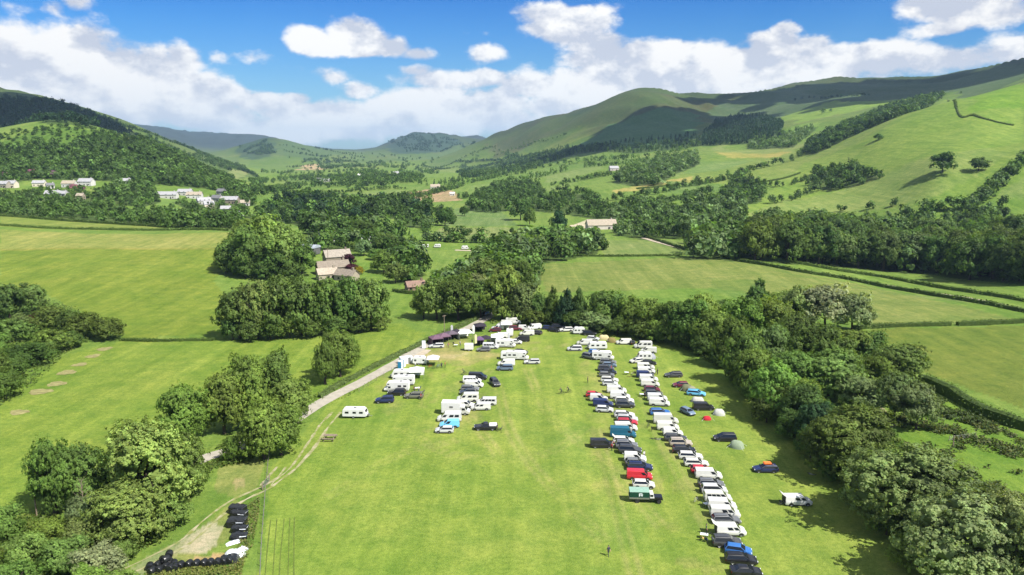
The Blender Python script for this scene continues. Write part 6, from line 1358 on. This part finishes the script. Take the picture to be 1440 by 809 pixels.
    def pole(px, py, top, lab, cross=True):
        g = G(px, py); h = (py-top)*mpp(g)/cp; t = thing('utility_pole', lab, 'pole', tuple(g), R(random.uniform(0,60))); link('mast', MB().cyl((0,0,-.3),(0,0,h),.14,.1,n=8).mesh('mast', ['aged_wood']), t)
        if cross: link('crossarm', MB().box((0,0,h-.3),(1.6,.1,.12)).box((.6,0,h-.17),(.08,.08,.18)).box((-.6,0,h-.17),(.08,.08,.18)).mesh('crossarm', ['aged_wood']), t)
    pole(52,728,697,'slim wooden pole beside the tree at the bottom left',False); pole(625,471,443,'wooden pole behind the hedge above the gazebos'); pole(693,444,424,'dark wooden pole at the top of the lane'); pole(462,383,350,'wooden pole behind the farm barn'); pole(1340,628,612,'leaning wooden post by the rushy pasture fence',False)
    fence('grey wooden rails in the rushy pasture', [(1334,621),(1350,619),(1372,615)], 2.2, 1.2, 3, 'rail_fence')
    # bare dead tree at the bottom left
    g = G(121,742); m = MB(); h = 8.5; m.tube([(0,0,-.1),(.1,0,2),(-.05,.1,5),(.1,0,h)],[.16,.12,.08,.02],6)
    for i in range(26):
        z = 2+i*.24; a = i*2.4; l = (1.9-.05*i)*(.6+.5*random.random()); m.tube([(0,0,z),(math.cos(a)*l*.5,math.sin(a)*l*.5,z+.5*l),(math.cos(a)*l,math.sin(a)*l,z+1.3*l)],[.04,.025,.008],4)
    t = thing('bare_tree', 'bare grey branched sapling in front of the bottom left trees', 'tree', tuple(g)); link('trunk', m.mesh('trunk', ['aged_wood']), t)
def house(px, py, w, d, h, wall, roof, rot, lab, name='house', cat='house', storeys=2, chimney=True, roofh=None, nwin=3):
    g = G(px, py); t = thing(name, lab, cat, (g[0],g[1],float(gz(g[0],g[1]))-.3), R(rot), 'houses across the valley'); rh = roofh or d*.38
    m = MB(); m.box((0,0,h/2),(w,d,h)); m.loft([[(-w/2,-d/2,h),(-w/2,d/2,h),(-w/2,0,h+rh)],[(w/2,-d/2,h),(w/2,d/2,h),(w/2,0,h+rh)]],0); link('wall', m.mesh('wall', ['wall_render']), t, color=wall)
    m = MB(); e = .4
    for s in (-1,1):
        a = [(-w/2-e,s*(d/2+e),h-.25),(w/2+e,s*(d/2+e),h-.25),(w/2+e,0,h+rh+.06),(-w/2-e,0,h+rh+.06)]; m.add(a+[(x,y,z+.18) for x,y,z in a],[(0,1,2,3),(7,6,5,4),(0,4,5,1),(1,5,6,2),(2,6,7,3),(3,7,4,0)])
    ro = link('roof', m.mesh('roof', ['roof_tiles']), t, color=roof)
    if chimney: link('chimney', MB().box((0,0,0),(.9,.7,1.6)).mesh('chimney', ['wall_render']), ro, (w*.36,0,h+rh+.4), color=tuple(np.array(wall)*.8))
    wm = MB().box((0,0,0),(1.1,.1,1.1)).mesh('window', ['dark_glass'])
    for st in range(storeys):
        for k in range(nwin):
            if nwin: link('window', wm, t, (-w/2+w*(k+.5)/nwin, -d/2-.02, 1.5+st*2.6))
    link('door', MB().box((0,0,0),(1,.1,2.05)).mesh('door', ['black_trim']), t, (w*.22, -d/2-.03, 1.05))
def build_houses():
    Wh=(.56,.55,.52); Cr=(.66,.6,.48); St=(.36,.32,.27); Sl=(.14,.14,.15); Rd=(.3,.14,.08); Gy=(.3,.3,.31); Tn=(.2,.17,.135); Bf=(.3,.26,.2)
    H = [(6,264,13,8,4.6,St,Gy,-8,'grey stone house at the left edge of the village',2),(17,264,12,8,5.2,Cr,Gy,-5,'cream house with grey roof, second from village left edge',2),(56,262,14,7,4.2,Cr,Gy,5,'long cream bungalow below the pink flowering shrubs',1),(71,265,8,7,3.6,Wh,Sl,40,'small white gabled house right of the cream bungalow',1),
     (98,263,15,8,4.4,Wh,Bf,3,'white bungalow with pale roof in the village middle',1),(122,261,17,9,5.0,Wh,Gy,-4,'large white house with two gables beside dark trees',2),(75,276,15,8,3.2,Wh,Gy,5,'low white bungalow below the village garden trees',1),(88,276,12,7,3.2,Wh,Gy,-8,'low white bungalow right of the other low bungalow',1),(114,281,7,6,4.5,Bf,Bf,0,'small buff building among trees below the village',1),(177,258,12,7,3.5,Wh,Gy,8,'lone white bungalow between trees right of the village',1),
     (236,279,22,8,4.5,Wh,Gy,2,'long white terrace at the top of the green strip',2),(261,275,16,8,4.5,Wh,Gy,0,'white house behind the long white terrace',2),(274,279,17,8,4.4,Wh,Bf,5,'white house with pale roof right of the terrace',2),(287,287,14,8,4.2,Wh,Gy,35,'white gabled house in the lower village cluster',2),(294,292,10,8,4,Cr,Gy,30,'cream house below the gabled house in lower cluster',1),
     (306,283,12,8,4,Wh,Sl,-20,'white house with slate roof in the lower cluster',1),(312,274,10,8,4.5,Gy,Sl,-15,'grey house behind the lower village cluster',2),(325,286,18,9,4.5,Bf,Gy,-4,'broad buff house with grey roof in the lower cluster',2),(345,289,10,7,3.6,Wh,Bf,20,'white bungalow at the right end of village',1),(318,297,10,7,3,Cr,Gy,10,'low cream garage below the broad buff house',1),(336,306,9,7,4,Wh,Gy,-50,'white gable end seen through trees below village',1)]
    for px, py, w, d, h, wc, rc, rot, lab, st in H: house(px, py, w*.86, d*.9, h*.9, tuple(np.array(wc)*random.uniform(.62,.95)), rc, rot, lab, storeys=st, nwin=3 if w > 10 else 2)
    house(468,384,15,7,3.6,Bf,Tn,28,'long tan roofed farmhouse range beside the purple tree',nwin=3,storeys=1); house(474,370,13,8,4.2,Tn,(.27,.24,.2),28,'tan stone farm building behind the farmhouse range',nwin=2,storeys=1); house(488,394,10,6,3,Bf,Tn,-25,'low tan outbuilding in front of the farm yard',nwin=2,storeys=1); house(460,392,9,6,3,Bf,(.33,.28,.22),28,'pale roofed outbuilding at the farm front',nwin=1,storeys=1)
    house(584,408,8,5,2.4,(.2,.14,.11),(.21,.14,.11),25,'red brown roofed house with pale terrace by the clump',nwin=3,storeys=1)
    # barrel roofed barn
    g = G(436,357); t = thing('barn', 'dark grey barrel roofed barn behind the round copse', 'barn', tuple(g), R(-15)); m = MB(); m.box((0,0,1.8),(9,7,3.6)); link('wall', m.mesh('wall',['wall_render']), t, color=(.1,.1,.1))
    m = MB(); m.loft([[(x,3.8*math.cos(a),3.5+1.6*math.sin(a)) for a in np.linspace(0,math.pi,10)] for x in (-4.8,4.8)],0); link('roof', m.mesh('roof',['roof_tiles']), t, color=(.3,.33,.38)); link('opening', MB().box((0,-3.52,1.5),(4,.08,3)).mesh('opening',['black_trim']), t)
    # long dark shed and parked things in the mid valley
    house(572,362,12,7,3.4,(.2,.18,.15),(.1,.1,.11),2,'dark open shed in the meadow behind the farm',name='shed',cat='shed',chimney=False,nwin=0,roofh=1.2); house(520,343,9,5,3,Wh,Gy,0,'small white building among trees behind the farm',nwin=1,storeys=1)
    house(460,338,10,6,3.4,(.4,.4,.42),Gy,10,'grey shed among trees above the barn',name='shed',cat='shed',nwin=1,storeys=1,chimney=False)
    for i,(px,py,lab) in enumerate([(596,348,'white van at the back edge of the small meadow'),(600,348.5,'tall white trailer at the back of the small meadow'),(615,348.5,'white caravan at the back of the small meadow'),(654,351,'white caravan alone beside the pale valley lane')]):
        place_model(px, py, ['van','trailer','small_caravan','small_caravan'][i], 'white', [90,0,180,0][i], lab, 'vehicles in the far meadow')
    for px, py, w, d, h, wc, rc, rot, lab in [(612,266,14,9,4,Wh,Bf,10,'white building on the soil bank above the scar'),(450,256,14,8,5,Wh,Gy,0,'white house far up the valley beside dark trees'),(460,256,12,7,3.5,Wh,Gy,0,'long white shed right of the far white house'),(508,249,14,8,4,Wh,Wh,5,'tiny white farm shed far up the valley'),(557,246,12,8,5,Wh,Gy,20,'small white house far in the valley centre'),(845,322,22,10,3.6,(.5,.45,.4),Bf,8,'low buff roofed building on the pale yard'),(636,275,6,4,3,Wh,Wh,0,'white hut right of the soil bank'),(863,240,14,9,4,(.4,.36,.33),Gy,10,'grey farm building under the hill belt')]:
        house(px, py, w, d, h, wc, rc, rot, lab, nwin=2, storeys=1)
build_tracks(); build_light(); build_trees(); build_hedges(); build_rough()
build_vehicles(); build_tents(); build_chairs(); build_people(); build_farmstuff(); build_houses()
finish_ground(); build_clouds()
build_haze(5.2e-5)
